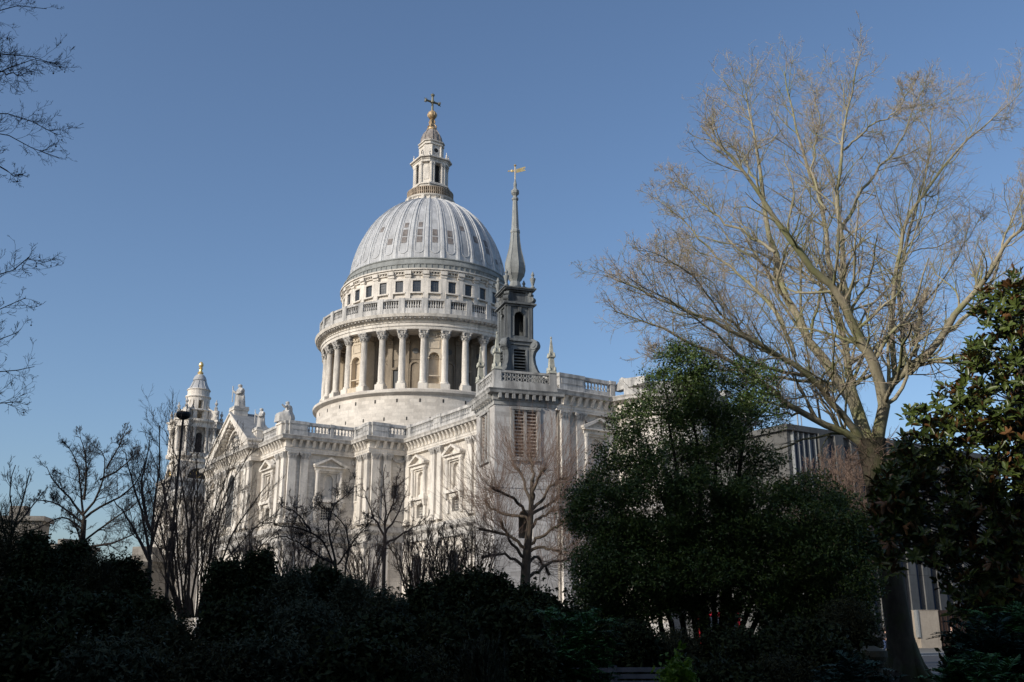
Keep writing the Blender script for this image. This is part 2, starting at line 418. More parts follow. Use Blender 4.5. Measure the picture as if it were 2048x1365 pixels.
# great window of the transept front
tf = FS(36.4); mb = MB()
for sg in (-1, 1): mb.box(tf, sg * 2.0 - .28, sg * 2.0 + .28, .02, .4, 18.0, 25.3)
for k in range(12):
    q0, q1 = math.pi * k / 12, math.pi * (k + 1) / 12
    mb.pz(tf, [(r * math.cos(q), 25.3 + r * math.sin(q)) for r, q in ((1.72, q0), (2.28, q0), (2.28, q1), (1.72, q1))], .02, .4)
o = mb.build('window', M_SMOOTH, cath)
g = MB(); g.box(tf, -1.8, 1.8, -.7, -.6, 18, 27.2); g.build('pane', M_BLUEGL, o)
g = MB()
for k in range(-2, 3): g.box(tf, k * .6 - .04, k * .6 + .04, -.6, -.52, 18, 27.2)
for k in range(10): g.box(tf, -1.8, 1.8, -.595, -.53, 18.5 + k * .9, 18.57 + k * .9)
g.build('glazing_bars', M_IRON, o)
# recessed pediment block of the big door
# carved garlands between the capitals
for tf, u0, u1 in ((FE(26.5), -19.7, -17.2), (FE(67.8), -13, -8.5), (FS(36.4), 3.9, 6.1), (FS(34.8), 10.2, 17), (FE(20.6), -23.9, -23.5)):
    n = max(3, int((u1 - u0) / .32)); mb = MB()
    for k in range(n):
        t = (k + .5) / n; u = u0 + (u1 - u0) * t
        sag = .55 * math.sin(math.pi * ((t * max(1, round((u1 - u0) / 2.6))) % 1))
        mb.taper(tf, u, .16, 27.75 - sag - .22, 27.75 - sag + .2, .2, .13, .14, .1)
    mb.build('garland', M_CORN, cath)

# mouldings that run right round the building
mb = MB()
mb.mould(OUT, [(.0, 14.6), (.35, 14.6), (.4, 15.6), (.9, 16.0), (.95, 16.25), (.2, 16.35), (.15, 16.9), (0, 16.9)])
mb.mould(OUT, [(0, .0), (.7, 0), (.7, 1.9), (.45, 2.3), (0, 2.5)])
mb.build('string_course', M_CORN, cath)
ent = MB()
ent.mould(OUT, [(-.3, 28.2), (.5, 28.2), (.5, 28.45), (.56, 28.5), (.56, 28.8), (.66, 28.95), (.45, 29.0), (.45, 30.05), (-.3, 30.05)])
cor = MB()
cor.mould(OUT, [(-.3, 30.05), (.62, 30.05), (1.35, 30.12), (1.4, 30.4), (1.55, 30.65), (1.5, 30.72), (-.3, 30.8)])
cor.build('cornice', M_CORN, cath)
# curved brackets under the cornice
br = ent
def along(path, step, inset=.5):
    for (x0, y0), (x1, y1) in zip(path[:-1], path[1:]):
        L = math.hypot(x1 - x0, y1 - y0)
        if L < 1.2: continue
        n = max(1, round((L - .6) / step)); a = math.atan2(y1 - y0, x1 - x0)
        yield x0, y0, a, L, [L * .5 + (k - (n - 1) / 2) * (L - .3) / n for k in range(n)]
for x0, y0, a, L, us in along(OUT[:34], 1.12):
    tf = frame(x0, y0, a)
    for u in us:
        br.pd(tf, [(.45, 29.0), (.62, 29.0), (.72, 29.3), (.95, 29.65), (1.2, 30.08), (.45, 30.08)], u - .22, u + .22)
ent.build('entablature', M_SMOOTH, cath)

def baluster(mb, tf, u, d, z0, z1, r=.17):
    h = z1 - z0
    mb.lathe(u, d, [(r * .95, z0), (r * .6, z0 + h * .1), (r, z0 + h * .32), (r * .45, z0 + h * .68), (r * .75, z0 + h * .86), (r * .95, z1)], 7, tf=tf)
def balustrade(tf, L, solid, z0=Z_COR + .08, z1=Z_BAL, dd=.15, parent=None, name='balustrade'):
    """solid = list of (u0, u1) stretches built as solid piers, balusters between them"""
    mb = MB(); zb, zt = z0 + .75, z1 - .42
    mb.box(tf, 0, L, dd - .35, dd + .3, z0, zb)
    mb.box(tf, -.05, L + .05, dd - .42, dd + .37, zt, z1 - .05); mb.box(tf, 0, L, dd - .34, dd + .3, z1 - .05, z1 + .06)
    cur = 0.0
    for a, b in sorted(solid) + [(L, L)]:
        if a - cur > .5:
            n = max(1, int((a - cur - .1) / .5))
            for k in range(n): baluster(mb, tf, cur + (a - cur) * (k + .5) / n, dd + .1, zb, zt, .19)
        if b > a:
            mb.box(tf, a, b, dd - .4, dd + .36, z0 + .003, zt + .003)
            mb.box(tf, a - .1, b + .1, dd - .48, dd + .46, z1 - .35, z1 + .1)
            if b - a > 1.6: mb.box(tf, a + .3, b - .3, dd + .36, dd + .43, z0 + 1.0, zt - .2)
        cur = b
    return mb.build(name, M_BAL, parent or cath)
SEGS = {0: [(0, 1.2), (16, 20.5)], 2: [(0, .6), (8, 9.5), (19, 20.5), (30, 31.5)], 3: [(0, .8)], 4: [(0, .8)], 5: [(0, .8), (9.5, 11.4)], 6: [(0, 2.9), (10.5, 11.2)],
        10: [(0, .9), (8.0, 11.2)], 11: [(0, 3.0), (6.8, 7.4)], 12: [(0, 1.0), (3.6, 5.9)], 13: [(0, 2.9), (5.9, 6.4)],
        14: [(.8, 1.8), (9.4, 11.6), (20.3, 22.4), (31, 33.2), (38.2, 41.3)], 15: [(0, 3.9), (8.2, 9)]}
for i, sol in SEGS.items():
    (x0, y0), (x1, y1) = OUT[i], OUT[i + 1]
    tfb = frame(x0, y0, math.atan2(y1 - y0, x1 - x0)); L = math.hypot(x1 - x0, y1 - y0)
    balustrade(tfb, L, sol)
for sg in (1,):                                     # north side parapets seen through the gaps
    for i in (2, 5, 6, 10, 11, 14):
        (x0, y0), (x1, y1) = (OUT[i + 1][0], -OUT[i + 1][1]), (OUT[i][0], -OUT[i][1])
        L = math.hypot(x1 - x0, y1 - y0); balustrade(frame(x0, y0, math.atan2(y1 - y0, x1 - x0)), L, [(0, 1), (L - 1, L)])
# north walls, apse and flat roofs
mb = MB(); mb.mould(OUT[-len(SOUTH):], [(0, 0), (0, 30.1), (-.9, 30.1), (-.9, 0)]); mb.build('wall', M_STONE, cath)
mb = MB(); mb.mould([(67.8, -8)] + APSE + [(67.8, 8)], [(0, 0), (0, 30.1), (-.9, 30.1), (-.9, 0)]); mb.build('apse', M_STONE, cath)
mb = MB()
mb.mould(APSE, [(.2, 30.8), (.2, 32.4), (-.5, 32.4), (-.5, 30.8)])
for sg, e in ((-1, 69.6), (1, 69.6)):                # scrolled shoulders beside the apse parapet
    mb.lathe(0, 0, [(.6, -.5), (.6, .5)], 20, tf=lambda x, y, z, sg=sg: (69.3 + x, sg * 7.2 + z, 32.9 + y))
    mb.pz(frame(67.8, sg * 7.2, 0), [(0, 31.9), (0, 32.6), (1.5, 33.3), (6, 32.8), (6, 31.9)], -.5, .5)
mb.build('apse_parapet', M_BAL, cath)
mb = MB()
for a, b, c, d in ((-84, 67.5, -16.7, 16.7), (-20.3, 20.3, -34.5, 34.5), (-84, -62.3, -27.7, 27.7), (-26.2, 26.2, -23.1, 23.1), (-9.2, 9.2, -36.2, 36.2)):
    z = 30.2 + rng.random() * .2
    mb.box(plain, a, b, c, d, z - .3, z)
# pitched transept roof and a low nave roof behind the parapets
mb.prism([(-7.5, -36.2, 30.8), (7.5, -36.2, 30.8), (0, -36.2, 35.4)], [(-7.5, -20, 30.8), (7.5, -20, 30.8), (0, -20, 35.4)])
mb.prism([(-80, -7, 30.6), (-80, 7, 30.6), (-80, 0, 33.6)], [(-20, -7, 30.6), (-20, 7, 30.6), (-20, 0, 33.6)])
mb.build('roof', M_SLATE, cath)

# transept pediment
tf = FS(36.4); mb = MB(); AP = 37.4; HW = 10.3
for sg in (-1, 1):
    mb.pz(tf, [(sg * HW, 30.75), (sg * HW, 31.5), (0, AP + .1), (0, AP - .9), (sg * (HW - 1.7), 30.75)], -.6, 1.45)
    mb.pz(tf, [(sg * (HW + .3), 31.3), (sg * (HW + .3), 31.62), (0, AP + .35), (0, AP + .05)], -.9, 1.7)
    n = 11
    for k in range(n):                             # blocks under the raking cornice
        t = (k + .6) / n; x = sg * (HW - 1.6) * (1 - t); z = 30.9 + (AP - 1.9 - 30.6) * t
        mb.box(tf, x - .22, x + .22, .1, 1.1, z + .12, z + .62)
for k in range(14):
    q0, q1 = math.pi * k / 14, math.pi * (k + 1) / 14
    mb.pz(tf, [(r * math.cos(q), 31.2 + r * .98 * math.sin(q)) for r, q in ((3.4, q0), (3.75, q0), (3.75, q1), (3.4, q1))], -.55, .45)
mb.pz(tf, [(-HW + 1.7, 30.76), (HW - 1.7, 30.76), (0, AP - .9)], -.6, -.35)
rr = random.Random(3)
for k in range(170):                               # carved relief
    x = rr.uniform(-6.8, 6.8); z = 31.0 + rr.random() * max(.2, (5.2 - abs(x) * .72))
    s = rr.uniform(.12, .34); mb.taper(tf, x, -.2 + rr.random() * .25, z, z + s * 1.5, s, s, s * .5, s * .6)
mb.build('pediment', M_SMOOTH, cath)
mb = MB()
mb.pz(tf, [(-HW - .2, 31.64), (-HW - .2, 31.7), (0, AP + .46), (HW + .2, 31.7), (HW + .2, 31.64), (0, AP + .38)], -3.5, 1.6)
mb.build('pediment_roof', M_SLATE, cath)
def plinth(e, s, z0, z1, h):
    tp = frame(e, -s, 0); mb = MB()
    mb.box(tp, -h, h, -h, h, z0, z1 - .3); mb.box(tp, -h - .15, h + .15, -h - .15, h + .15, z1 - .3, z1)
    mb.build('statue_plinth', M_SMOOTH, cath)
plinth(0, 36.4, 36.0, 38.4, 1.2); plinth(9.2, 35.4, 30.8, 33.4, .95); plinth(-9.2, 35.4, 30.8, 33.4, .95)
plinth(18.9, 34.6, 30.8, 32.95, 1.15); plinth(-18.9, 34.6, 30.8, 32.95, 1.15)

# ---------------------------------------------------------------- drum and colonnade
A0 = R(22.5 - 1.2)                                # middle of a filled bay, from east towards south (negative angles)
NB = 32; STEP = 2 * math.pi / NB
mb = MB()
mb.lathe(0, 0, [(20.7, 29), (20.6, 40.9), (20.9, 41.05), (21.35, 41.3), (21.4, 41.75), (20.9, 42.0), (15.0, 42.05)], 128)
for k in range(NB):
    for z, off in ((39.6, .3), (36.4, .75)):
        mb.box(radial((k + off) * STEP, 20.55), -.13, .13, 0, .09, z, z + .62, 1)
mb.build('drum', [M_DRUM, M_DARK], cath, cyl=True)
mb = MB()
prof = [(15.2, 53.15), (19.1, 53.0), (20.3, 53.0), (20.35, 53.5), (20.5, 53.55), (20.5, 54.05), (20.65, 54.1), (20.4, 54.2), (20.4, 54.75), (20.75, 54.85), (21.5, 55.0), (21.6, 55.25), (21.7, 55.5), (20.9, 55.65), (15.2, 55.8)]
mb.lathe(0, 0, prof + [prof[0]], 128)
for k in range(160): mb.box(radial(k * math.pi / 80, 20.4), -.15, .15, 0, .85, 54.72, 55.0, 1)
mb.build('colonnade_entablature', [M_SMOOTH, M_CORN], cath, cyl=True)
# terrace balustrade, one stretch per bay
mb = MB(); rb = 20.55
def ring(mb, r0, r1, z0, z1, n=128, mat=0): mb.lathe(0, 0, [(r0, z0), (r1, z0), (r1, z1), (r0, z1), (r0, z0)], n, mat=mat)
ring(mb, rb - .4, rb + .25, 55.6, 56.75); ring(mb, rb - .42, rb + .3, 58.15, 58.5)
for k in range(NB):
    f = radial(A0 + (k + .5) * STEP, rb - .05)
    mb.box(f, -.55, .55, -.45, .42, 55.7, 58.6)
    for j in range(7):
        f2 = radial(A0 + (k + .5) * STEP + STEP * (.17 + .66 * j / 6), rb - .08)
        baluster(mb, f2, 0, 0, 56.75, 58.15, .2)
mb.build('terrace_balustrade', M_BAL, cath, cyl=False)
# inner wall of the colonnade
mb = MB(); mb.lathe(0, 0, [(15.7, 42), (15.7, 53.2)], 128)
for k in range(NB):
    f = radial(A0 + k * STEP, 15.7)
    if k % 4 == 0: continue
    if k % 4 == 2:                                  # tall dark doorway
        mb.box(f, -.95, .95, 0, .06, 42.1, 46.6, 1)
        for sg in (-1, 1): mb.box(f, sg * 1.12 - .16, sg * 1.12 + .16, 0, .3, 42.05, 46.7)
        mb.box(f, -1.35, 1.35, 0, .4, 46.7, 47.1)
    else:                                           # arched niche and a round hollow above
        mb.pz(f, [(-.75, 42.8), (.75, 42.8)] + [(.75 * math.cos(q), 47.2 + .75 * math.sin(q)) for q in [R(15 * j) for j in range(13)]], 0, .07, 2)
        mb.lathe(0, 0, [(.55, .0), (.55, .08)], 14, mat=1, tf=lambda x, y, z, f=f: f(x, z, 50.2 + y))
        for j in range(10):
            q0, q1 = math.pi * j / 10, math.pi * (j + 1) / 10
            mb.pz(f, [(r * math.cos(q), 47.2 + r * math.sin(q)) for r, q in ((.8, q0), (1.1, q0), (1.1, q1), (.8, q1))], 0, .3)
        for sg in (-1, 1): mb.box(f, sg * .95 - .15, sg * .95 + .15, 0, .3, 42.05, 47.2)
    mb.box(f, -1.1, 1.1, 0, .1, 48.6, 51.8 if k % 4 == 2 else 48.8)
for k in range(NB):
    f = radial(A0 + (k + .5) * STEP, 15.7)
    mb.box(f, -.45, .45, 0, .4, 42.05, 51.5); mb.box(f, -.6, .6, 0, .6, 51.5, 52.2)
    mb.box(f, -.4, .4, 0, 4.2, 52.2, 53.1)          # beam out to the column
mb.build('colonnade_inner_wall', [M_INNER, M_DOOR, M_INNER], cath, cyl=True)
# the 32 columns
cb = MB(); f = plain
cb.box(lambda u, d, z: (d, u, z), -.85, .85, -.85, .85, 42.0, 43.15)
cb.lathe(0, 0, [(.85, 43.15), (.88, 43.3), (.75, 43.45), (.78, 43.6), (.62, 43.7), (.62, 46.5), (.55, 51.35), (.64, 51.4), (.62, 51.5)], 20)
col0 = cb.build('column', M_SMOOTH, cath, smooth=40)
cc = MB(); cc.lathe(0, 0, [(.58, 51.5), (.62, 52.2), (.85, 52.75), (.95, 52.8)], 12)
for j in range(8):
    q = R(45 * j + 22.5); ft = radial(q, .58)
    cc.taper(ft, 0, .1, 51.55, 52.1, .16, .08, .2, .2); cc.taper(ft, 0, .26, 52.0, 52.15, .2, .16, .1, .1)
    ft = radial(q + R(22.5), .62); cc.taper(ft, 0, .12, 51.9, 52.5, .15, .08, .2, .22)
for j in range(4):
    ft = radial(R(90 * j + 45), .8); cc.taper(ft, 0, .12, 52.35, 52.8, .12, .12, .24, .26)
cc.box(plain, -.92, .92, -.92, .92, 52.78, 53.02)
cap0 = cc.build('capital', M_CORN, col0)
for k in range(NB):
    a = A0 + (k + .5) * STEP; c = col0 if k == 0 else inst(col0, cath)
    c.location = (19.35 * math.cos(a), 19.35 * math.sin(a), 0); c.rotation_euler = (0, 0, a)
# the eight filled bays
nb = MB(); f = lambda u, d, z: (d, u, z)
nb.box(f, -1.45, -.95, 15.7, 19.2, 42.0, 53.0); nb.box(f, .95, 1.45, 15.7, 19.2, 42.0, 53.0)
nb.box(f, -.95, .95, 15.7, 18.3, 42.0, 53.0); nb.box(f, -.95, .95, 18.3, 19.2, 42.0, 43.0)
for sg in (-1, 1):
    arc = [(sg * .95 * math.cos(q), 48.0 + .95 * math.sin(q)) for q in [R(10 * j) for j in range(10)]]
    nb.pz(f, arc + [(sg * .95, 48.95)], 18.3, 19.2)
nb.box(f, -.95, .95, 18.3, 19.2, 48.95, 53.0)
nb.box(f, -1.9, 1.9, 19.0, 20.1, 42.05, 43.1)
nb.box(f, -.95, .95, 18.9, 19.35, 44.6, 44.8)
for j in range(12):
    q0, q1 = math.pi * j / 12, math.pi * (j + 1) / 12
    nb.pz(f, [(r * math.cos(q), 48.0 + r * math.sin(q)) for r, q in ((.98, q0), (1.3, q0), (1.3, q1), (.98, q1))], 19.15, 19.4)
for j in range(7):                                  # shell
    q = R(12 + 26 * j); nb.tube([f(.1 * math.cos(q), 18.4, 48.0 + .1 * math.sin(q)), f(.85 * math.cos(q), 18.55, 48.0 + .85 * math.sin(q))], [.05, .13], 5)
for sg in (-1, 1):
    nb.box(f, sg * 1.2 - .22, sg * 1.2 + .22, 19.15, 19.4, 43.1, 47.75); nb.box(f, sg * 1.2 - .3, sg * 1.2 + .3, 19.15, 19.5, 47.75, 48.0)
    nb.box(f, sg * .85 - .08, sg * .85 + .08, 19.18, 19.3, 49.9, 51.3)
nb.box(f, -.93, .93, 19.18, 19.3, 51.3, 51.45); nb.box(f, -.93, .93, 19.18, 19.3, 49.75, 49.9)
rr = random.Random(5)
for j in range(26):
    x = rr.uniform(-1.2, 1.2); z = 51.75 + .5 * abs(x) ** 1.5 * .5 + rr.random() * .45
    nb.taper(f, x, 19.3, z, z + .22, .14, .12, .1, .12)
nb0 = nb.build('niche_bay', M_CREAM, cath)
for k in range(8):
    c = nb0 if k == 0 else inst(nb0, cath); c.rotation_euler = (0, 0, A0 + k * 4 * STEP)

# attic above the colonnade
mb = MB(); mb.lathe(0, 0, [(16.6, 55.7), (16.6, 57.2), (16.45, 57.3), (16.45, 65.0)], 128)
ring(mb, 16.0, 16.75, 64.5, 64.75); ring(mb, 16.0, 17.1, 65.0, 65.35); ring(mb, 16.0, 17.35, 65.35, 65.6)
for k in range(NB):
    f = radial(A0 + (k + .5) * STEP, 16.45)
    mb.box(f, -.5, .5, 0, .38, 57.3, 64.5); mb.box(f, -.62, .62, 0, .5, 64.0, 64.5); mb.box(f, -.62, .62, 0, .75, 64.5, 65.2)
    mb.box(f, -.6, .6, 0, .5, 57.2, 57.6)
for k in range(192): mb.box(radial(k * math.pi / 96, 16.45), -.1, .1, 0, .5, 64.75, 65.0)
mb.build('attic', M_SMOOTH, cath, cyl=True)
wf = MB(); f = lambda u, d, z: (d, u, z); q0 = 16.38
for sg in (-1, 1):
    wf.box(f, sg * .95 - .2, sg * .95 + .2, q0, q0 + .4, 61.1, 63.5); wf.box(f, sg * 1.1 - .15, sg * 1.1 + .15, q0, q0 + .36, 62.9, 63.75)
wf.box(f, -1.2, 1.2, q0, q0 + .42, 63.35, 63.7); wf.box(f, -1.25, 1.25, q0, q0 + .5, 60.85, 61.12)
wf.box(f, -1.0, 1.0, q0, q0 + .22, 58.3, 60.3)
wf0 = wf.build('attic_window', M_SMOOTH, cath)
g = MB(); g.box(f, -.76, .76, q0, q0 + .1, 61.12, 63.36); g0 = g.build('pane', M_GLASS, wf0)
g = MB()
for k in (-1, 0, 1): g.box(f, k * .38 - .03, k * .38 + .03, q0 + .1, q0 + .14, 61.12, 63.36)
for k in (1, 2, 3): g.box(f, -.76, .76, q0 + .1, q0 + .135, 61.12 + k * .56 - .02, 61.12 + k * .56 + .02)
g.build('glazing_bars', M_DOOR, wf0)
for k in range(NB):
    c = wf0 if k == 0 else inst(wf0, cath); c.rotation_euler = (0, 0, A0 + k * STEP)
# lead steps between attic and dome
mb = MB(); mb.lathe(0, 0, [(17.2, 65.6), (16.7, 65.75), (16.7, 66.5), (16.85, 66.6), (16.85, 66.8), (16.3, 66.95), (16.1, 67.8), (16.25, 67.95), (16.2, 68.15), (15.5, 68.3)], 128)
for k in range(96): mb.box(radial(k * math.pi / 48, 16.2), -.14, .14, 0, .62, 65.7, 66.5)
mb.build('lead_step', M_MIDLEAD, cath, cyl=True)

# ---------------------------------------------------------------- dome
PR = [(15.55, 67.7), (15.5, 69.0), (15.3, 70.5), (15.0, 72.0), (14.55, 73.6), (13.95, 75.3), (13.2, 77.0), (12.2, 78.8), (11.0, 80.5), (9.7, 81.9), (8.3, 83.1), (7.0, 84.0), (5.6, 84.75), (4.6, 85.2)]
SS = [0.0]
for (r0, z0), (r1, z1) in zip(PR[:-1], PR[1:]): SS.append(SS[-1] + math.hypot(r1 - r0, z1 - z0))
def dome_at(s):
    s = min(max(s, 0), SS[-1] - 1e-4)
    k = max(i for i in range(len(SS) - 1) if SS[i] <= s); t = (s - SS[k]) / (SS[k + 1] - SS[k])
    r = PR[k][0] + t * (PR[k + 1][0] - PR[k][0]); z = PR[k][1] + t * (PR[k + 1][1] - PR[k][1])
    tr, tz = PR[k + 1][0] - PR[k][0], PR[k + 1][1] - PR[k][1]; l = math.hypot(tr, tz)
    return r, z, tz / l, -tr / l          # radius, height, normal
def dp(phi, s, h=0.0):
    r, z, nr, nz = dome_at(s); r += nr * h; z += nz * h
    return Vector((r * math.cos(phi), r * math.sin(phi), z))
mb = MB(); mb.lathe(0, 0, [(dome_at(SS[-1] * i / 40)[0], dome_at(SS[-1] * i / 40)[1]) for i in range(41)], 192)
dome = mb.build('dome', M_LEAD, cath, cyl=True, smooth=50)
def strip(mb, path, hw, h, h0=-.05):      # raised strip along (phi, s) points
    rings = []
    for i, (p, s) in enumerate(path):
        a = dp(*path[max(i - 1, 0)]); b = dp(*path[min(i + 1, len(path) - 1)]); t = (b - a).normalized()
        c = dp(p, s); n = (dp(p, s, 1) - c).normalized(); q = t.cross(n)
        w_ = hw[i] if isinstance(hw, list) else hw
        rings.append([c + q * w_ + n * h0, c + q * w_ * .75 + n * h, c - q * w_ * .75 + n * h, c - q * w_ + n * h0])
    vs = [v for r in rings for v in r]; fs = []
    for i in range(len(rings) - 1): fs += [(4 * i + k, 4 * i + k + 1, 4 * i + 5 + k, 4 * i + 4 + k) for k in range(3)]
    fs += [(0, 1, 2, 3), tuple(4 * (len(rings) - 1) + k for k in range(4))]
    mb.add(vs, fs)
L = SS[-1]; N = 26
mb = MB(); strip(mb, [(0, L * i / N) for i in range(N + 1)], [.32 * (1 - .5 * i / N) for i in range(N + 1)], .22)
strip(mb, [(0, L * i / N) for i in range(N + 1)], [.6 * (1 - .6 * i / N) for i in range(N + 1)], .09)
rib0 = mb.build('rib', M_LEADLT, dome)
mb = MB(); ha = STEP * .27; sb = 2.4
path = [(ha * (1 - .0 * i / N), L - (L - sb) * i / N) for i in range(N + 1)]
for j in range(1, 12):
    q = math.pi * j / 12; path.append((ha * math.cos(q), sb - ha * 15.3 * .95 * math.sin(q)))
path += [(-ha, sb + (L - sb) * i / N) for i in range(N + 1)]
strip(mb, path, .1, .1)
pan0 = mb.build('panel_moulding', M_LEADLT, dome)
for k in range(NB):
    c = rib0 if k == 0 else inst(rib0, dome); c.rotation_euler = (0, 0, A0 + (k + .5) * STEP)
    c = pan0 if k == 0 else inst(pan0, dome); c.rotation_euler = (0, 0, A0 + k * STEP)
def hatch(s0, s1, wdt):
    mb = MB(); a = STEP * wdt
    P = [dp(x * a, s, h) for h in (.03, .07) for x, s in ((-1, s0), (1, s0), (1, s1), (-1, s1))]
    mb.prism(P[:4], P[4:]); return mb
hs = [hatch(3.9, 5.2, .17).build('lead_hatch', M_LEADBR, dome), hatch(5.5, 7.0, .16).build('lead_hatch', M_LEADBR, dome), hatch(2.7, 3.7, .13).build('lead_hatch', M_LEADBR, dome), hatch(7.6, 8.8, .14).build('lead_hatch', M_LEADBR, dome)]
spots = [(-8, 3), (4, 1), (6, 2), (0, 0), (0, 1), (-1, 1), (-3, 0), (-3, 1), (-2, 3), (1, 2), (2, 0), (-4, 0), (-4, 1), (-5, 3), (-5, 1), (-5, 0), (-6, 1), (-6, 0), (-6, 3), (3, 1), (5, 0), (-7, 0), (8, 1), (12, 0), (14, 1), (18, 0), (20, 1)]
used = set()
for b, i in spots:
    c = hs[i] if i not in used else inst(hs[i], dome); used.add(i); c.rotation_euler = (0, 0, A0 - R(11.25) * 0 + b * STEP)

# golden gallery
mb = MB(); mb.lathe(0, 0, [(4.4, 84.3), (5.1, 84.4), (5.15, 84.8), (4.75, 84.95), (4.7, 85.7), (5.05, 85.95), (5.15, 86.2), (4.3, 86.3)], 48)
for k in range(24):
    f = radial(k * math.pi / 12, 4.7)
    if k % 3 == 0: mb.box(f, -.3, .3, 0, .42, 84.9, 85.95)
    else: mb.box(f, -.12, .12, 0, .2, 85.0, 85.8)
gal = mb.build('gallery', M_SMOOTH, cath, cyl=True)
mb = MB(); n = 72
for k in range(n):
    f = radial(k * 2 * math.pi / n, 4.75); mb.box(f, -.1 if k % 6 else -.14, .1 if k % 6 else .14, -.05, .03, 86.2, 87.9)
ring(mb, 4.68, 4.8, 87.85, 88.0, 48); ring(mb, 4.68, 4.8, 86.9, 87.0, 48)
mb.build('railing', M_RUST, gal)
rr = random.Random(11)

# lantern
def chamf(h, c): return [(-h + c, -h), (h - c, -h), (h, -h + c), (h, h - c), (h - c, h), (-h + c, h), (-h, h - c), (-h, -h + c)]
def slab(mb, h, c, z0, z1, h2=None, c2=None, mat=0):
    A = chamf(h, c); B = chamf(h2 or h, c2 if c2 is not None else c)
    mb.prism([(x, y, z0) for x, y in A], [(x, y, z1) for x, y in B], mat)
mb = MB()
slab(mb, 3.3, 1.3, 86.2, 88.9); slab(mb, 3.5, 1.4, 88.9, 89.2); slab(mb, 2.3, .9, 89.2, 94.2)
slab(mb, 3.25, 1.25, 94.0, 94.55); slab(mb, 3.4, 1.3, 94.55, 94.7); slab(mb, 3.75, 1.45, 94.9, 95.15); slab(mb, 3.3, 1.25, 94.7, 94.9); slab(mb, 2.9, 1.1, 95.15, 95.6)
slab(mb, 2.05, .75, 95.5, 98.6); slab(mb, 2.3, .85, 98.6, 98.9); slab(mb, 2.15, .8, 98.9, 99.3); slab(mb, 2.4, .9, 99.3, 99.5)
for k in range(4):
    f = radial(R(90 * k), 0)
    mb.box(f, -1.75, 1.75, 2.3, 3.35, 88.9, 89.5)
    f = radial(R(90 * k + 45), 0)
    mb.box(f, -.95, .95, 2.0, 3.15, 89.2, 94.0); mb.box(f, -.55, .55, 3.15, 3.25, 90.2, 92.9)
    mb.box(f, -.9, .9, 2.0, 2.42, 95.6, 98.4)
    f = radial(R(90 * k), 2.05)
    mb.lathe(0, 0, [(.5, 0), (.5, .1), (.75, .1), (.75, 0)], 20, tf=lambda x, y, z, f=f: f(x, z, 97.3 + y))
    for sg in (-1, 1):
        mb.box(f, sg * 1.15 - .15, sg * 1.15 + .15, 0, .12, 95.6, 98.5)
        g2 = radial(R(90 * k), 3.0); mb.taper(g2, sg * 2.0, 0, 95.15, 95.9, .25, .25, .12, .12); mb.lathe(sg * 2.0, 0, [(.1, 95.9), (.22, 96.2), (.05, 96.5), (.1, 96.7), (.02, 96.95)], 8, tf=g2)
lant = mb.build('lantern', M_SMOOTH, cath)
mb = MB()
for k in range(4):
    f = radial(R(90 * k), 2.3); mb.box(f, -.65, .65, 0, .05, 89.6, 93.8)
    f = radial(R(90 * k), 2.05); mb.lathe(0, 0, [(.5, .02), (.5, .06)], 16, tf=lambda x, y, z, f=f: f(x, z, 97.3 + y))
mb.build('opening', M_DARK, lant)
mb = MB(); mb.lathe(0, 0, [(.36, 89.5), (.29, 89.7), (.29, 92), (.26, 93.4), (.33, 93.5), (.38, 94.0)], 10); lc = mb.build('column', M_SMOOTH, lant); first = True
for k in range(4):
    for u in (-1.5, -.95, .95, 1.5):
        p = radial(R(90 * k), 0)(u, 3.0, 0); c = lc if first else inst(lc, lant); c.location = p; first = False
mb = MB()
prf = [(2.25, 99.5), (2.2, 100.4), (2.0, 101.2), (1.6, 102.0), (1.2, 102.5), (.95, 102.8)]
mb.lathe(0, 0, prf, 16)
for k in range(8): mb.tube([radial(R(45 * k + 22.5), 0)(0, r + .03, z) for r, z in prf], .1, 5)
for k in range(4): mb.lathe(0, 0, [(.25, 0), (.35, .15), (.2, .15)], 10, tf=lambda x, y, z, k=k: radial(R(90 * k), 1.85)(x, z, 101.2 + y))
mb.build('lantern_cap', flat('brown_lead', (.25, .22, .20), .8, var=.4, scale=1.5), lant)
mb = MB(); mb.lathe(0, 0, [(1.1, 102.7), (1.15, 102.9), (.95, 103.05), (.95, 103.25), (.6, 103.5), (.45, 104.4), (.4, 105.2), (.55, 105.35), (.35, 105.5)], 16)
for k in range(4):
    f = radial(R(45 + 90 * k), 0)
    mb.tube([f(0, .95, 103.3), f(0, .85, 103.8), f(0, .5, 104.2), f(0, .62, 104.8), f(0, .45, 105.3)], [.16, .2, .12, .16, .1], 7)
mb.build('gilded_pedestal', M_DULLG, lant)
mb = MB(); mb.lathe(0, 0, [(.01, 105.4)] + [(1.0 * math.sin(R(18 * i)), 106.45 - 1.0 * math.cos(R(18 * i))) for i in range(1, 10)] + [(.25, 107.5), (.22, 107.7)], 20)
for k in range(12): mb.tube([radial(R(30 * k), 0)(0, 1.01 * math.sin(R(q)), 106.45 - 1.01 * math.cos(R(q))) for q in (70, 90, 110)], .05, 4)
mb.build('ball', M_DULLG, lant, smooth=60)
mb = MB(); f = radial(0, 0)
def cbar(a, b, w0, w1):
    a, b = Vector(a), Vector(b); mb.tube([a, a + (b - a) * .75, a + (b - a) * .82, b], [w0, w0 * .85, w1, w1 * 1.15], 8)
cz = 109.55
cbar((0, 0, 107.5), (0, 0, cz), .26, .26); cbar((0, 0, cz), (0, 0, 111.3), .26, .36); cbar((0, 0, cz), (0, 1.75, cz), .26, .36); cbar((0, 0, cz), (0, -1.75, cz), .26, .36)
mb.lathe(0, 0, [(.1, cz - .5), (.48, cz - .15), (.48, cz + .15), (.1, cz + .5)], 10)
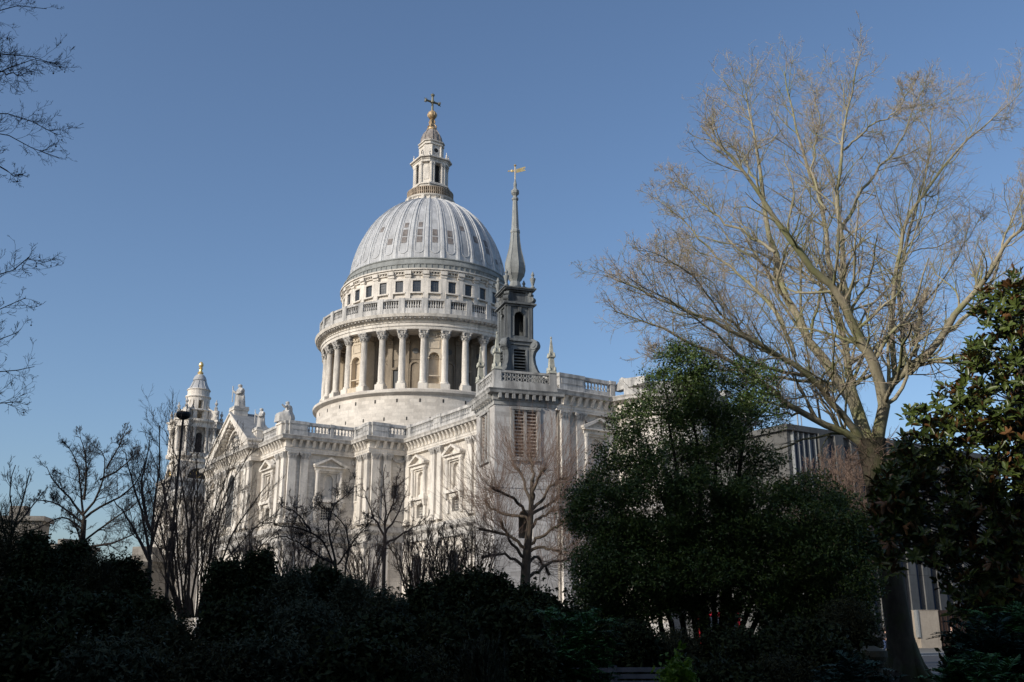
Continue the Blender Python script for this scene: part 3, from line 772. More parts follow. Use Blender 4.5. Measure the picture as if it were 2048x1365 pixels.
for y, z in ((1.75, cz), (-1.75, cz), (0, 111.25)):
    for q in range(4):
        dy, dz = ((0, .4), (0, -.4), (.4, 0), (-.4, 0))[q] if y == 0 else ((.15, .45), (.15, -.45), (-.2, .4), (-.2, -.4))[q]
        mb.lathe(0, 0, [(.02, -.12), (.12, 0), (.02, .12)], 6, tf=lambda a, b, c, y=y, z=z, dy=dy, dz=dz: (a, y + dy + b, z + dz + c))
mb.build('cross', M_BRONZE, lant)

# ---------------------------------------------------------------- west bell tower
TX, TY = -82.5, -21.3
tw = MB(); T = frame(TX, TY, 0)
h = 6.3
tw.box(T, -h, h, -h, h, 30, 36.2)
for sx in (-1, 1):
    for sy in (-1, 1): tw.box(T, sx * 5.4 - 1.0, sx * 5.4 + 1.0, sy * 5.4 - 1.0, sy * 5.4 + 1.0, 30.5, 36.6)
tw.box(T, -h - .5, h + .5, -h - .5, h + .5, 36.2, 36.9)
tw.box(T, -4.9, 4.9, -4.9, 4.9, 36.9, 41.3)
for k in range(4):                                  # curved hood over each clock
    f = (lambda k: (lambda u, d, z: (TX + math.cos(R(90 * k)) * d - math.sin(R(90 * k)) * u, TY + math.sin(R(90 * k)) * d + math.cos(R(90 * k)) * u, z)))(k)
    for j in range(10):
        q0, q1 = math.pi * j / 10, math.pi * (j + 1) / 10
        tw.pz(f, [(r * math.cos(q), 37.2 + r * math.sin(q)) for r, q in ((2.5, q0), (3.1, q0), (3.1, q1), (2.5, q1))], 4.8, 5.6)
    for sg in (-1, 1): tw.box(f, sg * 2.8 - .35, sg * 2.8 + .35, 4.8, 5.6, 33.5, 37.2)
tw.lathe(TX, TY, [(5.6, 41.2), (5.3, 42.0), (5.9, 42.6), (5.9, 43.4), (5.4, 43.5)], 24)
tw.lathe(TX, TY, [(3.7, 43.4), (3.7, 50.2)], 24)
tw.lathe(TX, TY, [(4.2, 49.9), (5.5, 49.9), (5.5, 50.9), (6.2, 51.3), (6.3, 51.8), (5.6, 51.9), (3.6, 52.0)], 32)
for k in range(4):
    f = radial(R(45 + 90 * k), 0); g = (lambda f: (lambda u, d, z: (f(u, d, z)[0] + TX, f(u, d, z)[1] + TY, z)))(f)
    tw.box(g, -1.7, 1.7, 4.8, 6.5, 42.6, 43.6); tw.box(g, -1.6, 1.6, 3.4, 4.6, 43.4, 50.0); tw.box(g, -1.8, 1.8, 4.6, 6.7, 49.9, 51.4); tw.box(g, -2.0, 2.0, 4.6, 7.0, 51.4, 51.9)
    tw.box(g, -.45, .45, 2.4, 6.0, 52.0, 54.6)
    tw.pd(g, [(2.0, 57.8), (2.85, 57.8), (3.0, 56.2), (3.5, 55.2), (4.6, 54.7), (2.0, 54.6)], -.35, .35)
tw.lathe(TX, TY, [(3.2, 54.4), (4.0, 54.5), (3.9, 54.8), (2.9, 54.9)], 24)
for k in range(8):                                  # open arcades: piers only
    a = R(45 * k + 22.5); g = (lambda a: (lambda u, d, z: (TX + math.cos(a) * d - math.sin(a) * u, TY + math.sin(a) * d + math.cos(a) * u, z)))(a)
    tw.box(g, -.5, .5, 2.6, 3.6, 52.0, 54.5); tw.box(g, -.5, .5, 2.0, 2.85, 54.8, 58.0)
tw.lathe(TX, TY, [(1.7, 57.2), (2.85, 57.2), (2.9, 57.9), (3.2, 58.2), (3.1, 58.5), (2.7, 58.6), (2.7, 59.9), (2.95, 60.1), (2.85, 60.3)], 24)
tower = tw.build('bell_tower', M_SMOOTH, cath)
mb = MB(); mb.lathe(TX, TY, [(2.7, 60.2), (2.35, 60.7), (1.95, 61.5), (1.65, 62.4), (1.5, 62.7), (1.68, 62.75), (1.62, 63.1), (1.4, 63.7), (1.0, 64.2), (.6, 64.4)], 24)
for k in range(8): mb.tube([(TX + r * math.cos(R(45 * k + 22)), TY + r * math.sin(R(45 * k + 22)), z) for r, z in [(2.7, 60.3), (2.35, 60.8), (1.95, 61.6), (1.65, 62.5)]], .09, 4)
mb.build('cupola', M_LEAD, tower)
mb = MB(); mb.lathe(TX, TY, [(.8, 64.2), (.65, 64.5), (.78, 64.8), (.42, 65.2), (.38, 65.7), (.58, 65.9), (.32, 66.1), (.46, 66.4), (.62, 66.8), (.58, 67.2), (.32, 67.6), (.06, 67.8)], 12)
mb.build('pineapple_finial', M_GOLD, tower)
mb = MB(); mb.lathe(0, 0, [(.42, 43.6), (.36, 43.8), (.34, 49.0), (.45, 49.2), (.5, 49.9)], 10); tcol = mb.build('column', M_SMOOTH, tower); first = True
for k in range(4):
    for u, d in ((-1.25, 6.0), (1.25, 6.0), (-1.25, 5.1), (1.25, 5.1)):
        p = radial(R(45 + 90 * k), 0)(u, d, 0); c = tcol if first else inst(tcol, tower); c.location = (p[0] + TX, p[1] + TY, 0); first = False
    for u in (-1.5, 1.5):
        p = radial(R(90 * k), 0)(u, 4.9, 0); c = inst(tcol, tower); c.location = (p[0] + TX, p[1] + TY, 0)
mb = MB(); mb.lathe(0, 0, [(.42, 0), (.42, .9), (.2, 1.0), (.14, 1.3), (.42, 1.7), (.4, 2.0), (.12, 2.3), (.16, 2.6), (.03, 2.9)], 8); urn = mb.build('urn', M_BAL, tower); first = True
for k in range(4):
    for u, d in ((-1.3, 6.2), (1.3, 6.2), (0, 5.2)):
        p = radial(R(45 + 90 * k), 0)(u, d, 0); c = urn if first else inst(urn, tower); c.location = (p[0] + TX, p[1] + TY, 51.9 if d > 5.5 else 54.6); first = False
for k in range(0, 8, 2):                            # dark arches behind the columns
    mb = MB(); a = R(45 * k); g = (lambda a: (lambda u, d, z: (TX + math.cos(a) * d - math.sin(a) * u, TY + math.sin(a) * d + math.cos(a) * u, z)))(a)
    if k % 2 == 0:
        mb.pz(g, [(-.75, 43.6), (.75, 43.6)] + [(.75 * math.cos(q), 48.0 + .75 * math.sin(q)) for q in [R(20 * j) for j in range(10)]], 3.7, 3.76)
    mb.build('opening', M_DARK, tower)
    mb = MB(); mb.lathe(0, 0, [(2.3, 0), (2.3, .06)], 24, tf=lambda x, y, z, g=g: g(x, 5.0 + z, 37.2 + y)); ck = mb.build('clock_face', M_DARK, tower)
    mb = MB()
    for j in range(12): q = R(30 * j); mb.tube([g(1.75 * math.sin(q), 5.09, 37.2 + 1.75 * math.cos(q)), g(2.1 * math.sin(q), 5.09, 37.2 + 2.1 * math.cos(q))], .06, 4)
    mb.tube([g(0, 5.1, 37.2), g(1.0, 5.1, 37.9)], .07, 4); mb.tube([g(0, 5.1, 37.2), g(-.3, 5.1, 38.9)], .06, 4); mb.build('clock_hands', M_GOLD, ck)
mb = MB(); mb.box(T, -h - .2, h + .2, -h - .2, h + .2, 0, 30.0)
mb.build('tower_base', M_STONE, cath)

# ---------------------------------------------------------------- statues on the transept roof
def statue(e, s, z, H, face, label, arm=1, cape=.0, mss=None, seat=False):
    mb = MB(); n = 16; rr = random.Random(int(e * 10) + 5)
    ks = [(0, .215, .2, 0), (.1, .205, .19, 0), (.3, .18, .165, .01), (.5, .19, .155, .02), (.6, .175, .14, .02), (.72, .2, .15, .01), (.8, .2, .12, 0), (.835, .1, .08, .01), (.86, .06, .06, .02), (.885, .075, .08, .025), (.93, .085, .095, .03), (.975, .07, .08, .03), (1.0, .02, .02, .03)]
    if seat: ks = [(0, .33, .42, .1), (.22, .33, .42, .1), (.36, .3, .42, .12), (.44, .28, .3, .05), (.5, .22, .18, -.05), (.65, .2, .15, -.08), (.76, .22, .14, -.06), (.81, .1, .08, -.04), (.845, .06, .06, -.02), (.88, .08, .085, 0), (.93, .09, .1, .01), (.975, .07, .08, 0), (1.0, .02, .02, 0)]
    vs = []
    for t, rx, ry, oy in ks:
        for i in range(n):
            q = 2 * math.pi * i / n; fold = 1 + (.13 if t < .62 else .05 if t < .82 else 0) * math.sin(5 * q + t * 5) + (.05 * rr.random() if t < .8 else 0)
            bx = cape * (1 if q > math.pi else 0) * max(0, 1 - abs(t - .35) * 1.6)
            vs.append((H * rx * math.cos(q) * fold * (1 + bx), H * (ry * math.sin(q) * fold * (1 + bx) + oy), H * t))
    m = len(ks)
    fs = [(k * n + i, k * n + (i + 1) % n, (k + 1) * n + (i + 1) % n, (k + 1) * n + i) for k in range(m - 1) for i in range(n)] + [list(range(n)), list(range((m - 1) * n, m * n))]
    mb.add(vs, fs)
    for sg in (-1, 1):
        r = sg == arm
        sh = (sg * .19 * H, 0, .77 * H)
        el = (sg * (.3 if r else .25) * H, .06 * H, (.66 if r else .6) * H); hd = (sg * (.36 if r else .12) * H, .2 * H, (.78 if r else .56) * H)
        mb.tube([sh, el, ((el[0] + hd[0]) / 2, (el[1] + hd[1]) / 2, (el[2] + hd[2]) / 2), hd], [.075 * H, .062 * H, .05 * H, .035 * H], 8)
    mb.box(plain, -.33 * H, .33 * H, -.3 * H, .3 * H, -.06 * H, .03 * H)
    if cape: mb.tube([(arm * .33 * H, .2 * H, .3 * H), (arm * .4 * H, .2 * H, .98 * H)], .022 * H, 5)
    st = mb.build('statue', mss or M_BAL, None, smooth=50)
    st.location = c2w(e, s, z + .06 * H); st.rotation_euler = (0, 0, CROT + face)
    tag(st, label, 'statue', 'statues on the transept roof')
    return st
GR = 'statues on the transept roof'
statue(0, 36.4, 38.38, 4.3, R(180), 'tallest robed stone statue, standing on the point of the pediment', arm=1, cape=.35, mss=M_LICHEN if False else M_BAL)
statue(9.2, 35.4, 33.38, 3.5, R(180), 'robed stone statue standing at the right foot of the pediment', arm=1, cape=.1)
statue(-9.2, 35.4, 33.38, 3.9, R(180), 'robed stone statue half hidden behind the left slope of the pediment', arm=-1, cape=.1)
statue(18.9, 34.6, 32.93, 3.4, R(150), 'seated stone figure at the right-hand corner of the transept roof', arm=-1, seat=True)
statue(-18.9, 34.6, 32.93, 3.7, R(180), 'stone statue on the far left corner of the transept roof, partly hidden by twigs', arm=1, cape=.1)
# ================================================================ CHURCH TOWER WITH LEAD STEEPLE
chur = empty('church_tower', (0.3, 87.6, 0), R(-72), 'square stone church tower with louvred windows and a tall blackened lead steeple', 'church tower')
M_TOWER = stone('tower_stone', (.62, .585, .55), (.30, .275, .26), .5, bw=.9, bh=.42, soot_lo=.5, joint=.86)
M_TRIM = stone('tower_trim', (.50, .485, .455), (.13, .125, .12), .75, bricks=False, soot_lo=.42)
HT = 2.8
faces = [radial(R(90 * k), 0) for k in range(4)]
mb = MB()
for k in range(4):
    f0 = faces[k]; f = lambda u, d, z, f0=f0: f0(u, d + HT, z)
    e = HT if k % 2 == 0 else HT - .8
    wall(mb, f, -e, e, 0, 21.3, .8, [(0, [(2.1, 15.9, 19.9, 0), (1.3, 9.0, 11.4, 1)])])
    mb.box(f, -HT - .02, HT + .02, .005, .05, 13.2, 13.5)
mb.build('wall', M_TOWER, chur)
for k in range(4):
    f0 = faces[k]; f = lambda u, d, z, f0=f0: f0(u, d + HT, z)
    mb = MB()
    for sg in (-1, 1): mb.box(f, sg * 1.2 - .16, sg * 1.2 + .16, .01, .13, 15.7, 20.15)
    mb.box(f, -1.4, 1.4, .01, .18, 20.0, 20.25); mb.box(f, -1.4, 1.4, .01, .22, 15.55, 15.8); mb.box(f, -.12, .12, -.35, .02, 15.9, 19.9)
    wn = mb.build('window', M_TRIM, chur)
    mb = MB()
    for j in range(13):
        for sg in (-1, 1):
            z = 16.0 + j * .3
            mb.pd(f, [(-.42, z + .2), (-.38, z + .24), (-.04, z + .06), (-.08, z + .02)], sg * .58 - .44, sg * .58 + .44)
    mb.build('louvre', flat('louvre_timber', (.50, .42, .36), .8, var=.35, scale=4) if k == 0 else bpy.data.materials['louvre_timber'], wn)
    mb = MB(); mb.box(f, -1.1, 1.1, -.75, -.5, 15.8, 20.0); mb.build('shutter', flat('red_brown_shutter', (.17, .055, .035), .8) if k == 0 else bpy.data.materials['red_brown_shutter'], wn)
mb = MB(); SQ = [(-HT, -HT), (HT, -HT), (HT, HT), (-HT, HT)]
mb.mould(SQ, [(-.4, 20.35), (.08, 20.35), (.1, 20.65), (.2, 20.75), (.2, 21.25), (.62, 21.3), (.68, 21.5), (.78, 21.65), (-.4, 21.8)], closed=True)
mb.mould(SQ, [(-.5, 21.75), (.18, 21.75), (.1, 22.4), (-.4, 22.45)], closed=True)
for k in range(4):
    f0 = faces[k]
    for j in range(9): u = (j - 4) * .62; mb.box(lambda u, d, z: f0(u, d + HT, z), u - .13, u + .13, .1, .6, 20.85, 21.32)
mb.build('cornice', M_TRIM, chur)
for k in range(4):                                  # pierced parapet
    f0 = faces[k]; f = lambda u, d, z, f0=f0: f0(u, d + HT, z); mb = MB()
    mb.box(f, -HT + .3, HT - .3, -.2, .06, 23.25, 23.45); mb.box(f, -HT + .3, HT - .3, -.17, .03, 22.4, 22.52)
    for j in range(9):
        u = (j - 4) * .5
        for zc in (22.7, 23.07):
            n = 10
            for q in range(n):
                a, b = 2 * math.pi * q / n, 2 * math.pi * (q + 1) / n
                mb.pz(f, [(u + r * math.cos(x), zc + r * math.sin(x)) for r, x in ((.13, a), (.2, a), (.2, b), (.13, b))], -.14, 0)
        mb.box(f, u + .2, u + .3, -.13, -.01, 22.84, 22.93)
    mb.build('pierced_parapet', M_TRIM, chur)
for sx in (-1, 1):
    for sy in (-1, 1): mb = MB(); mb.box(plain, sx * 2.55 - .33, sx * 2.55 + .33, sy * 2.55 - .33, sy * 2.55 + .33, 22.4, 23.5); mb.build('parapet_pier', M_TRIM, chur)
mb = MB(); mb.taper(plain, 0, 0, 23.5, 23.75, .4, .4, .34, .34); mb.taper(plain, 0, 0, 23.75, 25.0, .27, .27, .19, .19); mb.taper(plain, 0, 0, 25.0, 25.15, .3, .3, .3, .3)
mb.taper(plain, 0, 0, 25.15, 26.75, .19, .19, .05, .05); mb.lathe(0, 0, [(.02, 26.7), (.11, 26.85), (.02, 27.0)], 8)
for q in range(4):
    f = radial(R(45 + 90 * q), .3); mb.taper(f, 0, .05, 23.75, 24.1, .12, .1, .06, .08); mb.taper(f, 0, 0, 25.1, 25.45, .1, .1, .04, .04)
pin = mb.build('obelisk_pinnacle', M_LICHEN, chur); first = True
for sx in (-1, 1):
    for sy in (-1, 1): c = pin if first else inst(pin, chur); first = False; c.location = (sx * 2.55, sy * 2.55, 0)
mb = MB(); mb.box(plain, -2.6, 2.6, -2.6, 2.6, 21.5, 21.9); mb.build('tower_roof', M_DKLEAD, chur)
st = MB(); H1 = 1.22
def stage(z0, z1, h, opw, oz0, oz1, arch):
    for k in range(4):
        f0 = faces[k]; f = lambda u, d, z: f0(u, d + h, z)
        e = h if k % 2 == 0 else h - .25
        wall(st, f, -e, e, z0, z1, .25, [(0, [(opw, oz0, oz1, arch)])])
        for sg in (-1, 1):
            st.box(f, sg * (h - .2) - .17, sg * (h - .2) + .17, 0, .12, z0, z1)
            st.box(f, sg * (opw / 2 + .1) - .06, sg * (opw / 2 + .1) + .06, 0, .07, oz0, oz1 - (opw / 2 if arch else 0))
stage(21.9, 26.3, H1 + .1, 1.1, 23.0, 25.9, 0)
stage(26.9, 30.0, H1, .95, 27.2, 29.5, 1)
stage(30.4, 31.4, H1 - .22, .5, 30.5, 30.6, 0)
for z0, z1, h in ((26.3, 26.6, 1.45), (26.6, 26.75, 1.6), (26.75, 26.9, 1.4), (29.95, 30.15, 1.35), (30.15, 30.3, 1.55), (30.3, 30.42, 1.4), (31.4, 31.55, 1.2), (31.55, 31.68, 1.45), (31.68, 31.8, 1.55)):
    st.box(plain, -h, h, -h, h, z0, z1)
for k in range(4):
    f = radial(R(45 + 90 * k), 0)
    st.pd(f, [(1.3, 21.9), (2.75, 21.9), (2.85, 23.2), (2.5, 23.6), (2.2, 24.1), (1.98, 24.7), (1.9, 25.3), (2.0, 25.7), (2.25, 26.0), (2.42, 26.35), (2.3, 26.7), (1.95, 26.9), (1.3, 26.9)], -.28, .28)
    st.lathe(0, 0, [(.38, -.34), (.42, -.28), (.42, .28), (.38, .34)], 18, tf=lambda x, y, z, f=f: f(z, 2.0 + x, 26.3 + y))
    st.lathe(0, 0, [(.2, -.4), (.2, .4)], 12, tf=lambda x, y, z, f=f: f(z, 2.0 + x, 26.3 + y))
    st.pd(f, [(1.1, 30.42), (1.85, 30.42), (1.7, 30.9), (1.55, 31.3), (1.1, 31.4)], -.22, .22)
    st.lathe(0, 0, [(.26, -.28), (.26, .28)], 14, tf=lambda x, y, z, f=f: f(z, 1.75 + x, 30.72 + y))
    st.lathe(0, 0, [(.17, -.26), (.17, .26)], 12, tf=lambda x, y, z, f=f: f(z, 1.62 + x, 31.22 + y))
    f2 = faces[k]; st.taper(f2, 0, 1.3, 29.45, 29.85, .1, .1, .14, .16)
    st.box(f2, -.7, .7, 1.0, 1.06, 30.55, 31.3)
steeple = st.build('steeple', M_DKLEAD, chur)
for k in range(4):
    f0 = faces[k]; mb = MB()
    for j in range(10): z = 23.05 + j * .28; mb.pd(f0, [(1.0, z + .2), (1.03, z + .24), (1.28, z + .08), (1.25, z + .04)], -.55, .55)
    mb.build('louvre', M_DKLEAD, steeple)
mb = MB(); mb.box(plain, -.95, .95, -.95, .95, 22.9, 26.0); mb.box(plain, -.3, .3, -.3, .3, 27.0, 29.8); mb.build('inner_core', M_DARK, steeple)
mb = MB()
sp = [(.75, 31.8), (.62, 32.3), (.47, 32.75), (.56, 32.95), (.86, 33.45), (.98, 34.0), (.96, 34.5), (.80, 35.2), (.60, 36.0), (.46, 36.9), (.41, 37.6), (.48, 37.7), (.48, 37.9), (.4, 38.0), (.37, 38.2), (.24, 41.0), (.33, 41.1), (.33, 41.25), (.2, 41.35), (.2, 41.5), (.4, 41.75), (.4, 42.0), (.2, 42.2), (.14, 42.4), (.17, 42.7), (.07, 43.2)]
mb.lathe(0, 0, sp, 8)
for k in range(8): mb.tube([radial(R(45 * k), 0)(0, r + .005, z) for r, z in sp[3:11]], .035, 4)
mb.build('onion_spire', M_MIDLEAD, steeple)
mb = MB(); mb.lathe(0, 0, [(.14, 31.8), (.2, 31.95), (.1, 32.1), (.26, 32.7), (.28, 32.8), (.12, 32.85), (.1, 33.0), (.17, 33.15), (.03, 33.5)], 10)
urn2 = mb.build('urn', M_MIDLEAD, steeple); first = True
for sx in (-1, 1):
    for sy in (-1, 1): c = urn2 if first else inst(urn2, steeple); first = False; c.location = (sx * 1.28, sy * 1.28, 0)
mb = MB(); mb.tube([(0, 0, 43.0), (0, 0, 44.7)], .045, 6); mb.lathe(0, 0, [(.01, 44.55), (.14, 44.7), (.01, 44.85)], 8)
fv = frame(0, 0, R(70) + R(12))                      # banner-shaped vane
for s_ in ([(.1, .25), (1.0, .62), (1.0, .45), (.7, .32)], [(.1, .25), (.7, .32), (1.0, .3), (1.0, .18), (.1, -.12)]): mb.pz(fv, [(u, 44.05 + z) for u, z in s_], -.02, .02)
mb.pz(fv, [(-.75, 44.03), (-.6, 43.95), (-.6, 44.02), (0, 44.1), (0, 44.2), (-.6, 44.1), (-.6, 44.17)], -.02, .02)
mb.lathe(0, 0, [(.1, -.03), (.16, 0), (.1, .03)], 10, tf=lambda x, y, z: fv(-.28 + x, z, 44.1 + y))
mb.build('weather_vane', M_GOLD, steeple)

# ================================================================ GROUND, ROAD, PAVEMENT
M_SOIL = flat('garden_soil', (.045, .04, .028), .95, var=.4, scale=.8)
M_ASPH = flat('asphalt', (.055, .056, .06), .8, var=.2, scale=3)
M_PAVE = stone('paving', (.24, .23, .21), (.12, .115, .11), .4, bw=.9, bh=.6, joint=.6)
M_KERB = flat('granite_kerb', (.30, .29, .28), .8, var=.2, scale=8)
M_PAINT = flat('road_paint', (.70, .70, .68), .7, var=.1)
def sheet(name, pts, z, m, thick=0.0, kind='structure'):
    mb = MB()
    if thick: mb.prism([(x, y, z - thick) for x, y in pts], [(x, y, z) for x, y in pts])
    else: mb.add([(x, y, z) for x, y in pts], [list(range(len(pts)))])
    return tag(mb.build(name, m), kind=kind)
sheet('ground', [(-6000, -3000), (6000, -3000), (6000, 9000), (-6000, 9000)], 0, M_SOIL)
RA = R(40); rd = lambda t, p: (26.7 + math.cos(RA) * t + math.sin(RA) * p, 69 + math.sin(RA) * t - math.cos(RA) * p)   # t along road, p towards the garden
sheet('road', [rd(-42, 0), rd(220, 0), rd(220, 14), rd(-42, 14)], .004, M_ASPH)
sheet('pavement', [rd(-42, -.3), rd(220, -.3), rd(220, -34), rd(-42, -34)], .12, M_PAVE, .3)
sheet('kerb', [rd(-42, 0), rd(220, 0), rd(220, -.297), rd(-42, -.297)], .124, M_KERB, .3)
sheet('garden_pavement', [rd(-42, 14.3), rd(220, 14.3), rd(220, 17.5), rd(-42, 17.5)], .12, M_PAVE, .3)
mb = MB(); fr = frame(26.7, 69, RA)
for t in range(-40, 200, 6): mb.box(fr, t, t + 3, 6.9, 7.05, .008, .010)
for p in (.5, .8): mb.box(fr, -42, 200, p, p + .1, .008, .010)
tag(mb.build('road_marking', M_PAINT), kind='structure')
M_CYP = stone('pale_paving', (.42, .40, .37), (.3, .29, .27), .3, bw=.9, bh=.6, joint=.8)
sheet('churchyard_paving', [tuple(c2w(e, s)[:2]) for e, s in ((-100, 60), (90, 60), (90, -60), (-100, -60))], .02, M_CYP)

# ---------------------------------------------------------------- modern grey building on the right
M_CONC = stone('grey_concrete', (.17, .168, .16), (.07, .068, .066), .8, bw=2.6, bh=3.2, joint=.5)
M_FIN = flat('pale_metal_fin', (.24, .25, .25), .5, var=.15)
M_DGL = flat('dark_blue_glazing', (.03, .045, .075), .12, var=.25, scale=.5, spec=.7)
bx0, by0 = 23.7, 84.7
sch = empty('office_block', (bx0, by0, 0), R(33), 'low grey concrete block with pale vertical fins, behind the plane tree', 'building')
fb = frame(0, 0, 0); LB = 15.5                        # u runs away to the right, depth towards the road
mb = MB(); mb.box(fb, 0, LB + 16, -16, 0, .9, 18.2); mb.box(fb, -.3, LB + 16.3, -16.2, .35, 18.2, 18.7); mb.box(fb, .8, LB - .6, -15, -.9, 0, .9)
for k in range(10): mb.box(fb, 3.6 + k * 2.1, 4.7 + k * 2.1, 0, .45, .9, 18.2)
mb.build('wall', M_CONC, sch)
for z0, z1 in ((1.8, 5.4), (6.2, 9.8), (10.6, 14.0), (14.6, 17.6)): mb = MB(); mb.box(fb, .5, 3.3, .004, .03, z0, z1); mb.build('window', M_DGL, sch)
for k in range(9): mb = MB(); mb.box(fb, 4.85 + k * 2.1, 5.55 + k * 2.1, .004, .03, 1.5, 17.5); mb.build('window', M_DGL, sch)
fin = MB(); fin.box(fb, -.035, .035, 0, .3, .9, 18.1); f0_ = fin.build('fin', M_FIN, sch); first = True
for u in [.5, 1.15, 1.8, 2.5, 3.3] + [4.85 + k * 2.1 for k in range(13)]:
    c = f0_ if first else inst(f0_, sch); first = False; c.location = (u, 0, 0)
mb = MB(); mb.tube([(5, 3, 18.6), (5, 3, 24)], .07, 5); mb.tube([(5.5, 3, 18.6), (5.5, 3, 22.5)], .05, 5); mb.tube([(4.6, 3, 21.5), (5.9, 3, 21.5)], .04, 4); mb.build('roof_mast', M_FIN, sch)
# entrance pier and blue glazed block beyond
P = at(1864, 1296, 90); ent_r = R(14)
pier = MB(); fp = frame(0, 0, 0); pier.box(fp, -1.0, 1.0, -.9, 0, 0, 3.15); pier.box(fp, -1.03, 1.03, -.93, .03, 3.15, 3.2)
pe = pier.build('entrance_pier', stone('speckled_granite', (.42, .36, .29), (.2, .16, .12), .7, bricks=False, soot_lo=.5)); pe.location = (P.x, P.y, .1); pe.rotation_euler = (0, 0, ent_r)
tag(pe, 'speckled buff stone pier standing at the far side of the road', 'pier')
mb = MB(); mb.box(fp, -1.22, -1.04, -.3, .1, .9, 3.2); mb.build('metal_strip', M_FIN, pe)
mb = MB(); mb.box(fp, 1.1, 5.5, -.8, -.1, 0, 3.2)
for k in range(8): mb.box(fp, 1.3 + k * .5, 1.36 + k * .5, -.1, 0, 0, 3.0)
g = mb.build('gate', flat('brown_steel_gate', (.035, .02, .015), .6)); g.location = (P.x, P.y, .1); g.rotation_euler = (0, 0, ent_r); tag(g, 'dark brown steel gate beside the speckled pier', 'gate')
gb = empty('glass_building', tuple(at(1800, 1290, 128)[:2]) + (0,), R(8), 'blue glazed office building glimpsed between grey wall and dark leaves', 'building')
mb = MB(); mb.box(fp, 0, 34, -14, 0, 0, 15); mb.build('glazing', flat('blue_curtain_wall', (.10, .15, .25), .3, var=.1, scale=.2, spec=.5), gb)
mb = MB()
for k in range(23): mb.box(fp, k * 1.5 - .04, k * 1.5 + .04, 0, .1, 0, 15)
for k in range(5): mb.box(fp, 0, 34, .002, .14, k * 3.2 + .1, k * 3.2 + .35)
mb.build('mullion', M_FIN, gb)

# ---------------------------------------------------------------- distant stone houses on the left
M_FAR = stone('brown_grey_stone', (.30, .275, .24), (.12, .11, .10), .7)  # darker and browner than the cathedral stone
def far_block(px, ytop, wpx, Y, dep, label, rz, steps):
    p = at(px, 1262, Y); s_ = scl(Y); W = wpx * s_; H = at(px, ytop, Y).z
    b = empty('stone_building', (p.x, p.y, 0), rz, label, 'building', 'stone buildings beyond the garden')
    mb = MB(); mb.box(fp, -W / 2, W / 2, -dep, 0, 0, H)
    mb.box(fp, -W / 2 - .4, W / 2 + .4, -dep - .4, .5, H, H + .7)
    for u, hh, ww in steps: mb.box(fp, u * W - ww, u * W + ww, -dep * .7, -dep * .2, H + .7, H + .7 + hh)
    mb.build('wall', M_FAR, b)
    n = max(2, int(W / 3.2)); fl = int(H / 3.8)
    for k in range(n):
        for j in range(max(0, fl - 3), fl):
            mb = MB(); mb.box(fp, -W / 2 + W * (k + .5) / n - .6, -W / 2 + W * (k + .5) / n + .6, .004, .06, 1.2 + j * 3.8, 3.2 + j * 3.8); wo = mb.build('window', M_GLASS, b)
            mb = MB(); mb.box(fp, -W / 2 + W * (k + .5) / n - .8, -W / 2 + W * (k + .5) / n + .8, .004, .2, 1.0 + j * 3.8, 1.2 + j * 3.8); mb.build('sill', M_FAR, wo)
far_block(8, 1042, 90, 150, 4, 'pale stone building top showing over the bushes at the far left', R(8), [(-.1, 1.6, 1.2)])
far_block(80, 1098, 34, 165, 8, 'lower pale stone building just right of the far left one', R(-28), [(.1, 1.0, .8)])
far_block(250, 1132, 40, 170, 8, 'small pale stone building end between the bare tree and the cathedral', R(-28), [(-.2, 2.6, 1.4), (.2, 1.2, 2.2)])

# ---------------------------------------------------------------- unseen blocks added behind and beside the viewer, heights shaped to shade the garden
def shade_block(x0, x1, y0, y1, H, label):
    b = empty('unseen_shade_block', ((x0 + x1) / 2, (y0 + y1) / 2, 0), 0, label, 'building')
    W, D = (x1 - x0) / 2, (y1 - y0) / 2
    mb = MB(); mb.box(plain, -W, W, -D, D, 0, H); mb.box(plain, -W - .3, W + .3, -D - .3, D + .3, H, H + .6); mb.build('wall', M_STONE, b)
    mb = MB(); n = int(2 * W / 3)
    for k in range(n):
        for j in range(int(H / 3.6)): u = -W + 2 * W * (k + .5) / n; mb.box(plain, u - .8, u + .8, D + .004, D + .03, 1 + j * 3.6, 3.1 + j * 3.6)
    mb.build('window', M_GLASS, b)
shade_block(-60, -30, -45, -9.8, 26.3, 'unseen block added for shade beside the garden on the left, behind the viewer')
shade_block(-60, -30, -9.5, -3.6, 29.9, 'tallest unseen block added for shade beside the garden, left of the viewer')
shade_block(-60, -30, -3.3, -1.2, 27.0, 'narrow unseen block added for shade beside the garden, next to the tallest one')
shade_block(-60, -30, -0.9, 9.0, 25.9, 'tall unseen block added for shade beside the garden, next to the narrow one')
shade_block(-60, -31, 9.3, 33, 24.0, 'long unseen block added for shade beside the garden, outside the left edge')
shade_block(-88, -52, 38, 82, 29.0, 'unseen block added for shade outside the left edge, beyond the garden')
shade_block(-19, 14, -30, -9, 27.0, 'unseen block added to cut sky light, right behind the viewer')  # this block and the next are added to cut sky light on the garden
shade_block(14.3, 70, -30, -9, 31.0, 'unseen block added to cut sky light, behind the viewer to the right')

